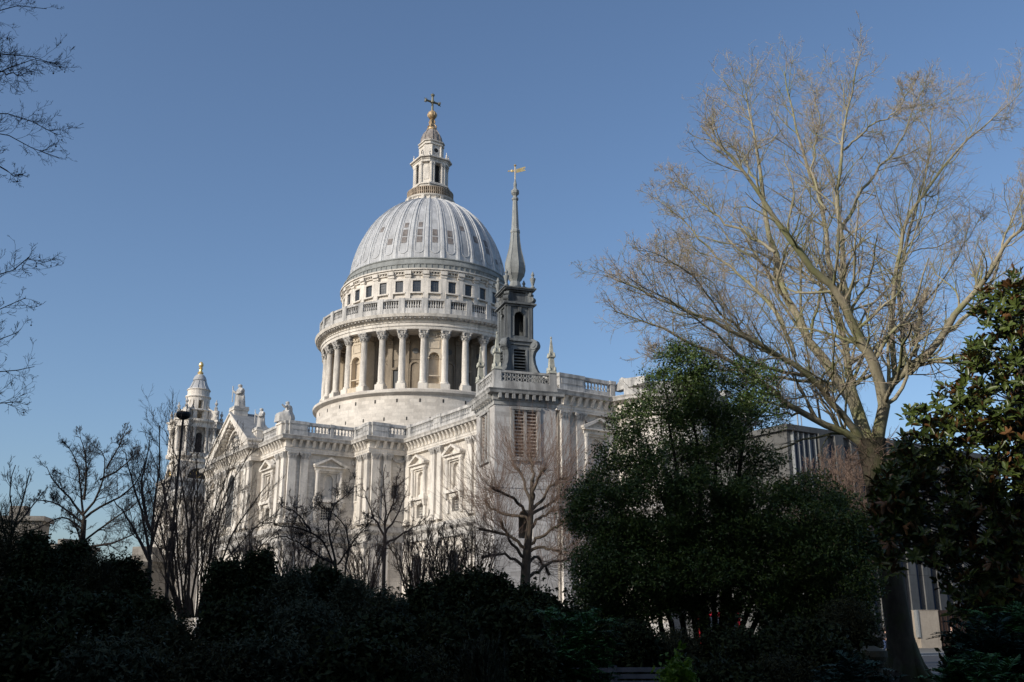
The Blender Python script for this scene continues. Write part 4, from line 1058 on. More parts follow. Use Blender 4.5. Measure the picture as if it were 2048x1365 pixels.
# ---------------------------------------------------------------- street lamp
P = at(330, 1225, 36)
lamp = empty('street_lamp', (P.x, P.y, 0), 0, 'tall dark street lamp with a flat round head, rising among bare stems', 'street lamp')
zt = at(367, 832, 36).z
mb = MB(); mb.lathe(0, 0, [(.1, 0), (.1, 1.4), (.075, 1.5), (.055, 3.5), (.042, zt - .1)], 10); mb.lathe(0, 0, [(.11, 5.0), (.11, 5.3)], 10); mb.box(plain, -.1, .12, -.1, .1, 4.3, 4.75); mb.build('pole', M_IRON, lamp)
mb = MB(); mb.lathe(0, 0, [(.06, zt - .15), (.2, zt - .08), (.25, zt - .04), (.27, zt + .05), (.24, zt + .13), (.05, zt + .17)], 24); mb.build('lamp_head', M_IRON, lamp)

# ---------------------------------------------------------------- stone post in the garden, benches, van, people
P = at(1742, 1330, 19)
mb = MB(); mb.lathe(0, 0, [(.24, 0), (.24, .2), (.19, .26), (.19, .95), (.23, 1.0), (.3, 1.14), (.3, 1.24), (.1, 1.32)], 20)
o = mb.build('stone_post', flat('dark_post_stone', (.07, .065, .045), .9, 0, .35, 3)); o.location = (P.x, P.y, 0); tag(o, 'dark round stone post with a wider cap, left of the plane trunk', 'post')  # dark mottled stone colour
M_TEAK = flat('silvered_teak', (.17, .175, .19), .8, var=.25, scale=3)
def bench(px, Y, label):
    P = at(px, 1345, Y); b = empty('park_bench', (P.x, P.y, 0), R(3), label, 'bench', 'park benches under the evergreen')
    mb = MB()
    for k in range(5): mb.box(plain, -.88, .88, -.22 + k * .1, -.14 + k * .1, .42, .45)
    mb.build('seat', M_TEAK, b)
    mb = MB()
    for k in range(4): mb.box(plain, -.88, .88, .26 + k * .02, .28 + k * .02, .52 + k * .115, .6 + k * .115)
    mb.build('backrest', M_TEAK, b)
    for sx in (-1, 1):
        mb = MB(); mb.box(plain, sx * .86 - .035, sx * .86 + .035, -.22, -.15, 0, .62); l = mb.build('leg', M_TEAK, b)
        mb = MB(); mb.pd(lambda u, d, z: (u, d, z), [(.24, 0), (.31, 0), (.36, .98), (.3, .98)], sx * .86 - .035, sx * .86 + .035); mb.build('leg', M_TEAK, b)
        mb = MB(); mb.box(plain, sx * .86 - .03, sx * .86 + .03, -.26, .3, .62, .66); mb.build('armrest', M_TEAK, b)
bench(1130, 18.6, 'grey slatted park bench at the bottom edge, the left one of two')
bench(1330, 18.9, 'grey slatted park bench behind the bright green tuft, the right one of two')

P = at(1436, 1262, 51)
van = empty('delivery_van', (P.x, P.y, 0.008), R(-98), 'red delivery van standing on the road, glimpsed between dark stems', 'van')
M_RED = flat('red_van_paint', (.55, .012, .015), .35, 0, .08, 3, .6)
mb = MB(); mb.pz(frame(0, -1, 0), [(-2.5, .35), (2.1, .35), (2.6, .6), (2.65, 1.15), (1.9, 1.45), (1.35, 2.25), (1.0, 2.45), (-2.4, 2.5), (-2.55, 2.2)], -2, 0)
mb.build('body', M_RED, van)
mb = MB()
for y0, y1 in ((-1.012, -1.0), (1.0, 1.012)):
    mb.prism([(.9, y0, 1.45), (1.75, y0, 1.45), (1.3, y0, 2.15), (.9, y0, 2.15)], [(.9, y1, 1.45), (1.75, y1, 1.45), (1.3, y1, 2.15), (.9, y1, 2.15)])
mb.prism([(1.93, -.85, 1.47), (1.93, .85, 1.47), (1.41, .8, 2.2), (1.41, -.8, 2.2)], [(1.95, -.85, 1.49), (1.95, .85, 1.49), (1.43, .8, 2.22), (1.43, -.8, 2.22)])
mb.build('window', M_GLASS, van)
mb = MB(); mb.box(plain, -2.6, -2.53, -.95, .95, .35, .55); mb.box(plain, 2.55, 2.7, -.95, .95, .4, .6); mb.box(plain, -2.2, .4, -1.015, -1.003, 1.1, 1.7); mb.build('white_panel', flat('white_paint', (.75, .75, .74), .5), van)
for sx in (-1.7, 1.7):
    for sy in (-.92, .92):
        mb = MB(); mb.lathe(0, 0, [(.2, -.11), (.34, -.11), (.34, .11), (.2, .11)], 18, tf=lambda x, y, z: (sx + x, sy + z, .34 + y)); wl = mb.build('wheel', M_IRON, van)
        mb = MB(); mb.lathe(0, 0, [(.19, -.1), (.19, .1)], 14, tf=lambda x, y, z: (sx + x, sy + z, .34 + y)); mb.build('rim', M_FIN, wl)
for sy in (-.75, .75):
    mb = MB(); mb.box(plain, 2.63, 2.69, sy - .14, sy + .14, .75, .98); mb.build('headlight', M_FIN, van)

M_SKIN = flat('skin', (.50, .30, .22), .6, var=.06); M_DENIM = flat('blue_denim', (.03, .05, .11), .9, var=.2, scale=12)
def skin_mesh(name, verts, edges, rad, m, parent, root=0, sub=2):
    me = bpy.data.meshes.new(name); me.from_pydata(verts, edges, []); me.materials.append(m)
    o = bpy.data.objects.new(name, me); col.objects.link(o); o.parent = parent
    s_ = o.modifiers.new('skin', 'SKIN'); s_.use_smooth_shade = True
    for i, r in enumerate(rad):
        v = me.skin_vertices[0].data[i]; r = r if isinstance(r, tuple) else (r, r); v.radius = r; v.use_root = (i == root)
    q = o.modifiers.new('sub', 'SUBSURF'); q.levels = sub; q.render_levels = sub
    return o
def person(loc, rz, label, coat, legs, hair, stride=.28, bag=False):
    p = empty('person', loc, rz, label, 'person', None)
    s = stride        # faces +y
    V = [(0, 0, .95), (0, .01, 1.15), (0, .02, 1.38), (0, .02, 1.50), (0, .04, 1.58), (0, .05, 1.67), (0, .03, 1.74),
         (.09, 0, .90), (.1, s * .55, .50), (.1, s * .75, .09), (.1, s * .75 + .16, .03),
         (-.09, 0, .90), (-.1, -s * .35, .50), (-.1, -s * 1.15, .13), (-.1, -s * 1.15 + .15, .04),
         (.19, .02, 1.42), (.24, -.08, 1.15), (.23, .06, .93), (.22, .1, .85),
         (-.19, .02, 1.42), (-.24, .08, 1.15), (-.22, .27, .98), (-.21, .33, .93), (0, .14, 1.66)]
    E_ = [(0, 1), (1, 2), (2, 3), (3, 4), (4, 5), (5, 6), (0, 7), (7, 8), (8, 9), (9, 10), (0, 11), (11, 12), (12, 13), (13, 14), (2, 15), (15, 16), (16, 17), (17, 18), (2, 19), (19, 20), (20, 21), (21, 22), (5, 23)]
    rad = [.14, .13, .14, .07, .075, .095, .06, .085, .06, .04, .035, .085, .06, .04, .035, .055, .045, .032, .03, .055, .045, .032, .03, .022]
    hands = []
    for b_, dr in ((18, (0, .05, -.09)), (22, (.0, .09, -.03))):
        bx_, by_, bz_ = V[b_]
        for j in range(4):
            V.append((bx_ + (j - 1.5) * .018, by_ + dr[1], bz_ + dr[2] * (1 if j % 3 else .85))); E_.append((b_, len(V) - 1)); rad.append(.009)
        V.append((bx_ - .035, by_ + .05, bz_ - .02)); E_.append((b_, len(V) - 1)); rad.append(.010)
    skin_mesh('body', V, E_, rad, M_SKIN, p)
    cl = [(0, 0, .88), (0, .01, 1.15), (0, .02, 1.40), (0, .02, 1.49)] + [V[i] for i in (15, 16, 17, 19, 20, 21)]
    skin_mesh('jacket', cl, [(0, 1), (1, 2), (2, 3), (2, 4), (4, 5), (5, 6), (2, 7), (7, 8), (8, 9)], [(.175, .14), (.165, .13), (.18, .135), .09, .075, .06, .048, .075, .06, .048], coat, p)
    tl = [(0, 0, .98)] + [V[i] for i in (7, 8, 9, 11, 12, 13)]
    skin_mesh('trousers', tl, [(0, 1), (1, 2), (2, 3), (0, 4), (4, 5), (5, 6)], [(.155, .12), .105, .078, .06, .105, .078, .06], legs, p)
    for a in (9, 13):
        x, y, z = V[a]; mb = MB(); mb.tube([(x, y - .08, z - .04), (x, y + .05, z - .045), (x, y + .2, z - .06)], [.05, .055, .035], 8); mb.build('shoe', bpy.data.materials['white_paint'], p)
    mb = MB(); mb.lathe(0, 0, [(.02, 1.52), (.09, 1.56), (.115, 1.66), (.105, 1.74), (.06, 1.79), (.01, 1.80)], 14, tf=lambda x, y, z: (x, y * 1.1 - .005 - max(0, z - 1.5) * .02, z)); 
    mb.v = [(x, y - (.05 if z < 1.76 else .01) + .03, z) for x, y, z in mb.v]; mb.build('hair', hair, p, smooth=60)
    mb = MB(); mb.lathe(0, 0, [(.005, 0), (.012, .004), (.005, .008)], 6, tf=lambda x, y, z: (.035 + x, .135 + z, 1.69 + y)); mb.lathe(0, 0, [(.005, 0), (.012, .004), (.005, .008)], 6, tf=lambda x, y, z: (-.035 + x, .135 + z, 1.69 + y)); mb.box(plain, -.025, .025, .125, .14, 1.615, 1.625); mb.build('face', M_DARK, p)
    return p
P = at(1776, 1313, 68); HAIR = flat('dark_hair', (.03, .02, .015), .6)
person((P.x, P.y, .0), R(-75), 'pedestrian in dark top, blue jeans and white shoes walking behind the plane trunk', flat('dark_jacket', (.03, .03, .035), .9), M_DENIM, HAIR)
P = at(1909, 1300, 84)
person((P.x, P.y, .12), R(95), 'pedestrian in a white top glimpsed through dark leaves near the gate', bpy.data.materials['white_paint'], flat('black_trousers', (.015, .015, .018), .9), HAIR, .2)
# ================================================================ TREES AND SHRUBS
def fast_mesh(name, verts, quads, mats, parent=None, smooth=False, mi=None):
    verts = np.ascontiguousarray(verts, np.float32).reshape(-1, 3); quads = np.ascontiguousarray(quads, np.int32)
    k = quads.shape[1]; me = bpy.data.meshes.new(name)
    me.vertices.add(len(verts)); me.vertices.foreach_set('co', verts.ravel())
    me.loops.add(quads.size); me.loops.foreach_set('vertex_index', quads.ravel())
    me.polygons.add(len(quads)); me.polygons.foreach_set('loop_start', np.arange(0, quads.size, k, dtype=np.int32))
    try: me.polygons.foreach_set('loop_total', np.full(len(quads), k, np.int32))
    except Exception: pass
    for m in (mats if isinstance(mats, (list, tuple)) else [mats]): me.materials.append(m)
    if mi is not None: me.polygons.foreach_set('material_index', np.ascontiguousarray(mi, np.int32))
    me.update(calc_edges=True); me.validate()
    if smooth: me.shade_smooth()
    o = bpy.data.objects.new(name, me); col.objects.link(o); o.parent = parent
    return o
def norm(a): return a / np.maximum(np.linalg.norm(a, axis=-1, keepdims=True), 1e-9)
class Wood:
    """collects branch polylines (batches of M x K points) and turns them into one mesh of tapered tubes"""
    def __init__(s): s.b = []
    def add(s, P, Rr, sides=3): s.b.append((P, Rr, sides))
    def build(s, name, m, parent=None):
        V, F, off = [], [], 0
        for P, Rr, n in s.b:
            M, K, _ = P.shape
            T = np.empty_like(P); T[:, 1:-1] = P[:, 2:] - P[:, :-2]; T[:, 0] = P[:, 1] - P[:, 0]; T[:, -1] = P[:, -1] - P[:, -2]; T = norm(T)
            ref = np.where(np.abs(T[:, :1, 1:2]) < .8, np.array([0, 1., 0]), np.array([1., 0, 0]))
            A = norm(np.cross(T, np.broadcast_to(ref, T.shape))); B = np.cross(T, A)
            q = np.arange(n) * 2 * np.pi / n
            vv = P[:, :, None] + Rr[:, :, None, None] * (A[:, :, None] * np.cos(q)[None, None, :, None] + B[:, :, None] * np.sin(q)[None, None, :, None])
            idx = np.arange(M * K * n).reshape(M, K, n) + off; nx = np.roll(idx, -1, 2)
            F.append(np.stack([idx[:, :-1], nx[:, :-1], nx[:, 1:], idx[:, 1:]], -1).reshape(-1, 4)); V.append(vv.reshape(-1, 3)); off += M * K * n
        return fast_mesh(name, np.concatenate(V), np.concatenate(F), m, parent, smooth=True)
def grow(g, P, Rr, n, ratio, ang, K=5, wig=.25, up=.1, rr=.5, t0=.25, t1=1.0, lmin=0.0, rmin=.003, abslen=None, taper=.25, side=None, fall=.6):
    """n children on every parent polyline"""
    M, K0, _ = P.shape; L = np.linalg.norm(np.diff(P, axis=1), axis=2).sum(1)
    t = g.uniform(t0, t1, (M, n)); x = t * (K0 - 1); i = np.minimum(x.astype(int), K0 - 2); f = (x - i)[..., None]
    m = np.arange(M)[:, None]; base = P[m, i] * (1 - f) + P[m, i + 1] * f; d = norm(P[m, i + 1] - P[m, i])
    r = Rr[m, i] * (1 - f[..., 0]) + Rr[m, i + 1] * f[..., 0]
    rnd = norm(g.normal(size=d.shape)); per = norm(rnd - d * (rnd * d).sum(-1, keepdims=True))
    a = np.radians(g.uniform(ang[0], ang[1], t.shape))[..., None]; dr = norm(d * np.cos(a) + per * np.sin(a))
    ln = (L[:, None] * ratio * (.85 + fall * .5 - fall * t) if abslen is None else np.full(t.shape, abslen)) * g.uniform(.6, 1.2, t.shape)
    pts = [base.reshape(-1, 3)]; dr = dr.reshape(-1, 3); ln = ln.reshape(-1); step = ln / (K - 1)
    for k in range(K - 1):
        dr = norm(dr + g.normal(scale=wig, size=dr.shape) + np.array([0, 0, up])); pts.append(pts[-1] + dr * step[:, None])
    C = np.stack(pts, 1); tt = np.linspace(1, taper, K)[None]
    rc = np.maximum(np.minimum(r.reshape(-1) * rr, ln * .03 + .002), rmin)[:, None] * tt
    keep = ln > lmin
    return C[keep], np.maximum(rc[keep], rmin * .6)
def resample(pts, K, g=None, jit=0.0):
    pts = np.array([tuple(p) for p in pts], float); s = np.concatenate(([0], np.cumsum(np.linalg.norm(np.diff(pts, axis=0), axis=1))))
    q = np.linspace(0, s[-1], K); o = np.stack([np.interp(q, s, pts[:, c]) for c in range(3)], 1)
    for _ in range(2): o[1:-1] = o[1:-1] * .5 + (o[:-2] + o[2:]) * .25
    if g is not None: o[1:] += g.normal(scale=jit, size=o[1:].shape)
    return o
def limb(g, px, Y, dz, r0, r1, K=14, jit=.03, z_=None):
    """a main limb through photo positions px at distance Y, drifting dz metres in depth towards its tip"""
    n = len(px); P = [at(x, y, Y + dz * i / (n - 1)) for i, (x, y) in enumerate(px)]
    return resample(P, K, g, jit)[None], np.linspace(r0, r1, K)[None]
def leaves(name, g, C, N, L, Wd, m, parent, fold=.25, hexa=False, mi=None):
    """C centres, N facing normals, L lengths, Wd widths; one folded leaf each"""
    n = len(C); d = norm(g.normal(size=(n, 3))) if not isinstance(N, tuple) else N[1]
    if isinstance(N, tuple): N = N[0]
    d = norm(d - N * (d * N).sum(1, keepdims=True)); s = np.cross(N, d)
    L = L[:, None]; Wd = Wd[:, None]
    if not hexa:
        V = np.stack([C - d * L * .5, C - s * Wd * .5 + N * Wd * fold, C + d * L * .5, C + s * Wd * .5 + N * Wd * fold], 1)
        return fast_mesh(name, V, np.arange(4 * n).reshape(n, 4), m, parent)
    V = np.stack([C - d * L * .5, C + s * Wd * .5 - d * L * .1 + N * Wd * fold, C + s * Wd * .36 + d * L * .28 + N * Wd * fold * .6, C + d * L * .5 - N * L * .08,
                  C - s * Wd * .36 + d * L * .28 + N * Wd * fold * .6, C - s * Wd * .5 - d * L * .1 + N * Wd * fold], 1)
    b = 6 * np.arange(n)[:, None]
    return fast_mesh(name, V, np.concatenate([b + np.array([3, 2, 1, 0]), b + np.array([5, 4, 3, 0])], 1).reshape(-1, 4), m, parent)
def blob_points(g, blobs, dens, shell=.55):
    """points spread in ellipsoids (cx,cy,cz,rx,ry,rz), denser towards the outside; dens = points per blob weight"""
    out = []
    for (cx, cy, cz, rx, ry, rz, wt) in blobs:
        n = int(dens * wt); d = norm(g.normal(size=(n, 3))); r = g.uniform(shell ** 3, 1, n) ** (1 / 3)
        out.append(np.array([cx, cy, cz]) + d * r[:, None] * np.array([rx, ry, rz]))
    return np.concatenate(out)

M_PLANE = barkmat('plane_bark', (.42, .37, .26), (.27, .235, .16), (.22, .23, .10))
M_TWIG = flat('plane_twig', (.42, .33, .25), .9, var=.3, scale=4)
M_BARK = barkmat('dark_bark', (.065, .052, .042), (.035, .03, .026))
M_DKB = barkmat('black_stem_bark', (.05, .042, .034), (.025, .022, .019))  # near-black bark for the evergreen stems
M_BROWN = barkmat('brown_bark', (.14, .10, .075), (.075, .055, .043))
M_TAN = barkmat('tan_bark', (.17, .135, .10), (.09, .072, .055))
M_REDTW = flat('reddish_twig', (.19, .13, .10), .9, var=.3, scale=4)
M_BLTW = flat('black_twig', (.035, .031, .03), .9, var=.3, scale=4)

# ---------------------------------------------------------------- great bare plane tree on the right
g = np.random.default_rng(4); YP = 31.0
PB = at(1815, 1372, YP); PB.z = 0
plane = empty('plane_tree', tuple(PB), 0, 'huge bare plane tree with mossy sunlit limbs spreading over the right side', 'tree')
wt = Wood(); wl = Wood(); wtw = Wood()
tr = [at(1818, 1385, YP), at(1806, 1310, YP), at(1795, 1240, YP), at(1778, 1130, YP), at(1760, 1010, YP), at(1748, 930, YP), at(1742, 880, YP)]
tr[0].z = -.1
TP = resample(tr, 16)[None]; trr = np.interp(np.linspace(0, 1, 16), [0, .1, .22, .6, .85, 1], [.66, .5, .38, .34, .36, .46])[None]
wt.add(TP, trr, 14)
for a in (0, 1.3, 2.6, 3.9, 5.2):
    q = np.array([[PB.x + math.cos(a) * r, PB.y + math.sin(a) * r, z] for r, z in ((1.15, -.05), (.75, .12), (.4, .5), (.2, 1.2))])
    wt.add(resample(q, 6)[None], np.linspace(.12, .2, 6)[None], 7)
wt.build('trunk', barkmat('shaded_plane_trunk_bark', (.085, .07, .05), (.045, .038, .028), (.06, .065, .028)), plane)  # darker copy of the plane bark, the trunk's shade put into its colour
LIMBS = [
 ([(1735, 900), (1727, 843), (1703, 796), (1659, 732), (1616, 685), (1589, 644), (1565, 584), (1549, 511), (1518, 368), (1513, 265), (1488, 188)], 2.5, .30, .035),
 ([(1589, 712), (1568, 651), (1535, 604), (1501, 560), (1430, 515), (1370, 440), (1310, 395)], 4, .12, .02),
 ([(1740, 905), (1690, 860), (1636, 847), (1602, 826), (1572, 803), (1500, 748), (1400, 690), (1290, 640), (1225, 625)], -1.5, .20, .02),
 ([(1730, 890), (1686, 826), (1656, 803), (1616, 749), (1589, 729), (1541, 702), (1467, 668), (1400, 634), (1300, 590), (1205, 545)], -3.5, .19, .02),
 ([(1738, 880), (1700, 800), (1696, 772), (1700, 729), (1693, 702), (1676, 658), (1668, 591), (1657, 547), (1652, 419), (1590, 275), (1580, 190), (1565, 145)], 3, .22, .03),
 ([(1752, 900), (1764, 863), (1767, 810), (1774, 776), (1754, 742), (1723, 685), (1693, 617), (1680, 584), (1649, 560), (1610, 532), (1559, 460), (1518, 378), (1467, 326), (1400, 250)], -3, .32, .03),
 ([(1726, 690), (1690, 622), (1680, 470), (1672, 393), (1687, 301), (1692, 203), (1712, 165), (1712, 125)], -.5, .17, .025),
 ([(1770, 790), (1804, 742), (1848, 715), (1888, 665), (1922, 621), (1952, 584), (1980, 550), (2000, 496), (2048, 455), (2130, 400)], -3, .23, .035),
 ([(1828, 712), (1834, 670), (1838, 634), (1846, 600), (1855, 578)], .5, .14, .08),
 ([(1791, 758), (1788, 700), (1784, 624), (1791, 557), (1785, 547), (1800, 496), (1810, 450), (1826, 409), (1862, 367), (1898, 316), (1949, 260), (2000, 229), (2045, 183)], 2.5, .15, .02),
 ([(1806, 735), (1811, 685), (1798, 624), (1794, 574), (1806, 520), (1825, 440), (1841, 388), (1862, 310), (1855, 230), (1875, 190)], 4.5, .13, .02),
 ([(1680, 470), (1700, 430), (1723, 378), (1769, 326), (1805, 280), (1846, 178)], 1.5, .10, .02),
 ([(1549, 505), (1500, 470), (1440, 440), (1380, 380), (1335, 350)], 1.5, .09, .015),
 ([(1518, 378), (1480, 300), (1440, 290), (1420, 250)], 1, .06, .015),
 ([(1616, 749), (1560, 745), (1480, 715), (1380, 620), (1260, 560)], -5, .10, .015),
 ([(1652, 419), (1620, 350), (1640, 240), (1620, 160)], 2, .07, .015),
 ([(1888, 665), (1930, 640), (1990, 560), (2010, 470), (2060, 350)], 2, .12, .02),
 ([(1600, 826), (1540, 830), (1480, 845)], -1, .06, .015),
 ([(1700, 729), (1760, 690), (1840, 620), (1900, 540), (1960, 430)], 5, .10, .015),
 ([(1667, 590), (1600, 540), (1500, 500), (1400, 470), (1340, 480)], 6, .09, .015),
 ([(1687, 301), (1740, 250), (1790, 230), (1830, 160)], -2, .06, .015),
 ([(1572, 803), (1480, 745), (1400, 735), (1290, 700)], -2.5, .07, .015),
 ([(1541, 702), (1450, 640), (1380, 540), (1290, 500)], -4.5, .07, .015),
 ([(1589, 729), (1500, 690), (1430, 570), (1340, 520)], -2, .07, .015),
 ([(1755, 745), (1720, 760), (1650, 790), (1560, 800), (1500, 810)], 3, .08, .015),
]
LP, LR = [], []
for px, dz, r0, r1 in LIMBS:
    P, Rr = limb(g, px, YP, dz, r0 * .66, r1 * .6, 18, .035); LP.append(P); LR.append(Rr); wl.add(P, Rr, 9)
LP = np.concatenate(LP); LR = np.concatenate(LR)
B1, R1 = grow(g, LP, LR, 27, .29, (26, 62), 8, .20, .10, .40, .10, 1.0, taper=.3, rmin=.009, fall=.8)
T1, TR1 = grow(g, LP, LR, 5, .17, (10, 55), 8, .13, .06, .6, .78, 1.0, taper=.35, rmin=.007, fall=.1); B1 = np.concatenate([B1, T1]); R1 = np.concatenate([R1, TR1])
k_ = B1[:, -1, 2] > 5.6; B1, R1 = B1[k_], R1[k_]
wl.add(B1, R1, 5)
B2, R2 = grow(g, B1, R1, 8, .52, (25, 65), 6, .24, .07, .45, .1, 1.0, rmin=.006, taper=.45); wl.add(B2, R2, 4)
lw = wl.build('limb', M_PLANE, plane)
B3, R3 = grow(g, B2, R2, 3, .65, (25, 70), 4, .26, .05, .6, .15, 1.0, rmin=.005, taper=.6); wtw.add(B3, R3, 3)
B4, R4 = grow(g, B3[::2], R3[::2], 2, .6, (25, 70), 3, .2, .05, .7, .2, 1.0, rmin=.004, taper=.7); wtw.add(B4, R4, 3)
tag(wtw.build('twigs', M_TWIG, plane), kind='stuff')
# ivy-brown sprouts round the fork
ws = Wood(); S0, SR = grow(g, TP[:, 10:], trr[:, 10:], 90, .5, (40, 95), 5, .35, -.02, .05, .2, 1.0, abslen=1.1, rmin=.005); ws.add(S0, SR, 3)
S1, SR1 = grow(g, S0, SR, 4, .5, (25, 70), 4, .3, 0, .6, rmin=.004); ws.add(S1, SR1, 3); ws.build('sprouts', M_REDTW, plane)

# ---------------------------------------------------------------- generic bare tree
def bare(name, Y, base, trunk, limbs, label, seed, bark, twig, lv=(9, 7, 5), rt=.25, up=.12, tmin=.004, r_l=(.09, .02), ang=(25, 60), rat=(.35, .5, .55), dzs=2.0, grp=None, wig=.18):
    g = np.random.default_rng(seed); b = at(base[0], base[1], Y); b.z = 0
    e = empty(name, tuple(b), 0, label, 'tree' if 'tree' in name else 'shrub', grp); e_loc = Vector(b)
    w1, w2 = Wood(), Wood()
    if trunk:
        pts = [b - Vector((0, 0, .1))] + [at(x, y, Y) for x, y in trunk]; T = resample(pts, 10)[None]; w1.add(T, np.linspace(rt, rt * .75, 10)[None], 9)
    LP, LR = [], []
    for i, px in enumerate(limbs):
        P, Rr = limb(g, px, Y, g.uniform(-dzs, dzs), r_l[0] * g.uniform(.75, 1.15), r_l[1], 10, .02); LP.append(P); LR.append(Rr)
    LP, LR = np.concatenate(LP), np.concatenate(LR); w1.add(LP, LR, 6)
    A, Ra = grow(g, LP, LR, lv[0], rat[0], ang, 7, wig, up, .4, .15, 1.0, rmin=tmin * 1.6); w1.add(A, Ra, 4)
    o = w1.build('trunk', bark, e)
    B, Rb = grow(g, A, Ra, lv[1], rat[1], ang, 5, wig, up, .6, .1, 1.0, rmin=tmin * 1.2, taper=.5); w2.add(B, Rb, 3)
    if lv[2]:
        Cc, Rc = grow(g, B, Rb, lv[2], rat[2], ang, 4, wig, up * .6, .7, .1, 1.0, rmin=tmin, taper=.7); w2.add(Cc, Rc, 3)
    t = tag(w2.build('twigs', twig, e), kind='stuff')
    for c in (o, t): c.matrix_parent_inverse = Matrix.Translation(-e_loc)
    return e
for c in list(plane.children): c.matrix_parent_inverse = Matrix.Translation(-Vector(plane.location))

bare('bare_tree', 60, (164, 1180), [(164, 1097), (168, 1040)], [
  [(168, 1040), (160, 960), (150, 910), (128, 884)], [(166, 1030), (190, 1008), (213, 937), (213, 906), (190, 893)], [(213, 937), (240, 890), (250, 862)],
  [(166, 1040), (186, 1021), (230, 1000), (275, 973), (292, 915)], [(165, 1030), (128, 982), (106, 964), (93, 933)], [(165, 1045), (111, 1004), (66, 1000)],
  [(165, 1085), (213, 1048), (266, 1013), (300, 980)], [(165, 1060), (130, 1030), (95, 1045), (70, 1060)], [(168, 1000), (175, 950), (170, 900), (160, 875)], [(200, 960), (240, 940), (280, 900)], [(165, 1095), (220, 1090), (290, 1060)], [(164, 1090), (150, 1050), (140, 1010)]],
  'dark bare tree with a rounded crown on the far left, against the sky', 21, M_BARK, M_BLTW, lv=(14, 9, 6), rt=.2, tmin=.008, r_l=(.08, .02), up=.10)
bare('bare_tree', 70, (20, 1200), [(20, 1120)], [[(20, 1120), (25, 1040), (18, 960), (30, 930)], [(22, 1080), (45, 1000), (60, 940)], [(18, 1100), (0, 1030), (-15, 960)], [(25, 1060), (60, 1020), (85, 985)]],
  'small bare tree with upright twigs behind bushes at the left edge', 22, M_BARK, M_BLTW, lv=(9, 6, 3), rt=.2, tmin=.011, r_l=(.10, .03), up=.3)
bare('bare_tree', 40, (768, 1200), [(768, 1130), (770, 1070)], [[(770, 1080), (772, 1010), (765, 950), (770, 930)], [(770, 1070), (800, 1020), (815, 980)], [(770, 1075), (745, 1030), (730, 985)], [(770, 1050), (790, 1000), (795, 950)], [(770, 1090), (820, 1060), (850, 1040)]],
  'slender pale-stemmed tree holding a few brown leaves before the cathedral', 23, M_BROWN, M_REDTW, lv=(10, 7, 3), rt=.09, tmin=.007, r_l=(.045, .012), up=.1)
bare('bare_tree', 30, (690, 1210), [(670, 1120)], [[(672, 1140), (650, 1080), (620, 1060), (560, 1050), (520, 1045)], [(670, 1120), (655, 1060), (660, 1020), (690, 990), (705, 975)], [(690, 1150), (700, 1090), (690, 1040), (640, 1010)],
  [(672, 1130), (620, 1100), (580, 1070), (540, 1080)], [(675, 1130), (710, 1080), (740, 1040)], [(620, 1060), (600, 1030), (560, 1010)]],
  'dark bare tree with crooked black limbs low before the transept', 24, M_BARK, M_BLTW, lv=(15, 10, 5), rt=.07, tmin=.0045, r_l=(.036, .01), up=.08, wig=.26)
rr = random.Random(9)
for i, (px, yt, Y, lab, tw) in enumerate([(500, 1050, 34, 'twiggy bare shrub beside the left group of upright stems', M_REDTW), (590, 1060, 38, 'twiggy bare shrub under the transept window', M_REDTW), (730, 1075, 36, 'twiggy bare shrub below the corner block of the cathedral', M_REDTW),
                                   (830, 1040, 33, 'fine red-brown bare shrub below the choir windows', M_REDTW), (890, 1050, 31, 'bare shrub with upright dark twigs left of the pollarded tree', M_BLTW), (950, 1060, 35, 'bare shrub tangled with the pollarded tree on its left', M_REDTW), (1680, 905, 44, 'red-brown bare tree before the grey finned building', M_REDTW), (1625, 960, 47, 'smaller red-brown bare tree left of the grey building front', M_REDTW), (1730, 915, 42, 'red-brown bare tree right behind the fork of the plane tree', M_REDTW)]):
    ls = []; n = 11
    yb = 1230 if px < 1500 else 1240
    for j in range(n):
        q = (j - (n - 1) / 2) / n; sp = rr.uniform(.75, 1.15)
        ls.append([(px + q * 12, yb), (px + q * 55 * sp, yb - (yb - yt) * .4), (px + q * 95 * sp, yb - (yb - yt) * .75), (px + q * 115 * sp + rr.uniform(-8, 8), yt + rr.uniform(0, 40) + abs(q) * 60)])
    bare('bare_shrub' if px < 1500 else 'bare_tree', Y, (px, yb), None, ls, lab, 40 + i, M_BROWN, tw, lv=(9, 7, 3), tmin=.0055 if px < 1500 else .008, r_l=(.035, .01), up=.22, ang=(18, 50), dzs=1.2, grp='bare twiggy shrubs before the cathedral' if px < 1500 else None)
# upright many-stemmed shrub tree in front of the bell tower
ls = []
for px0, mid, top in ((325, (337, 1064), (330, 960)), (340, (352, 1050), (372, 930)), (367, (377, 1064), (390, 960)), (375, (384, 1005), (430, 880)), (395, (405, 1087), (408, 1000)), (400, (412, 1060), (470, 900)), (410, (426, 1099), (454, 977)),
                      (415, (435, 1052), (480, 925)), (425, (455, 1080), (540, 960)), (355, (340, 1020), (300, 900)), (350, (325, 1060), (290, 960)), (360, (350, 980), (345, 880)), (388, (395, 1000), (392, 890)), (420, (470, 1090), (570, 1010)), (430, (480, 1130), (560, 1060)), (345, (315, 1090), (280, 1040)), (405, (440, 1000), (500, 900)), (380, (370, 960), (330, 860))):
    ls.append([(px0 * .6 + 385 * .4, 1235), (px0, 1180), mid, top])
bare('bare_tree', 27, (385, 1240), None, ls, 'many-stemmed bare tree with long straight stems hiding the lamp post', 31, M_BROWN, M_REDTW, lv=(12, 7, 4), tmin=.0036, r_l=(.034, .009), up=.18, ang=(15, 45), rat=(.42, .45, .5), dzs=1.5)
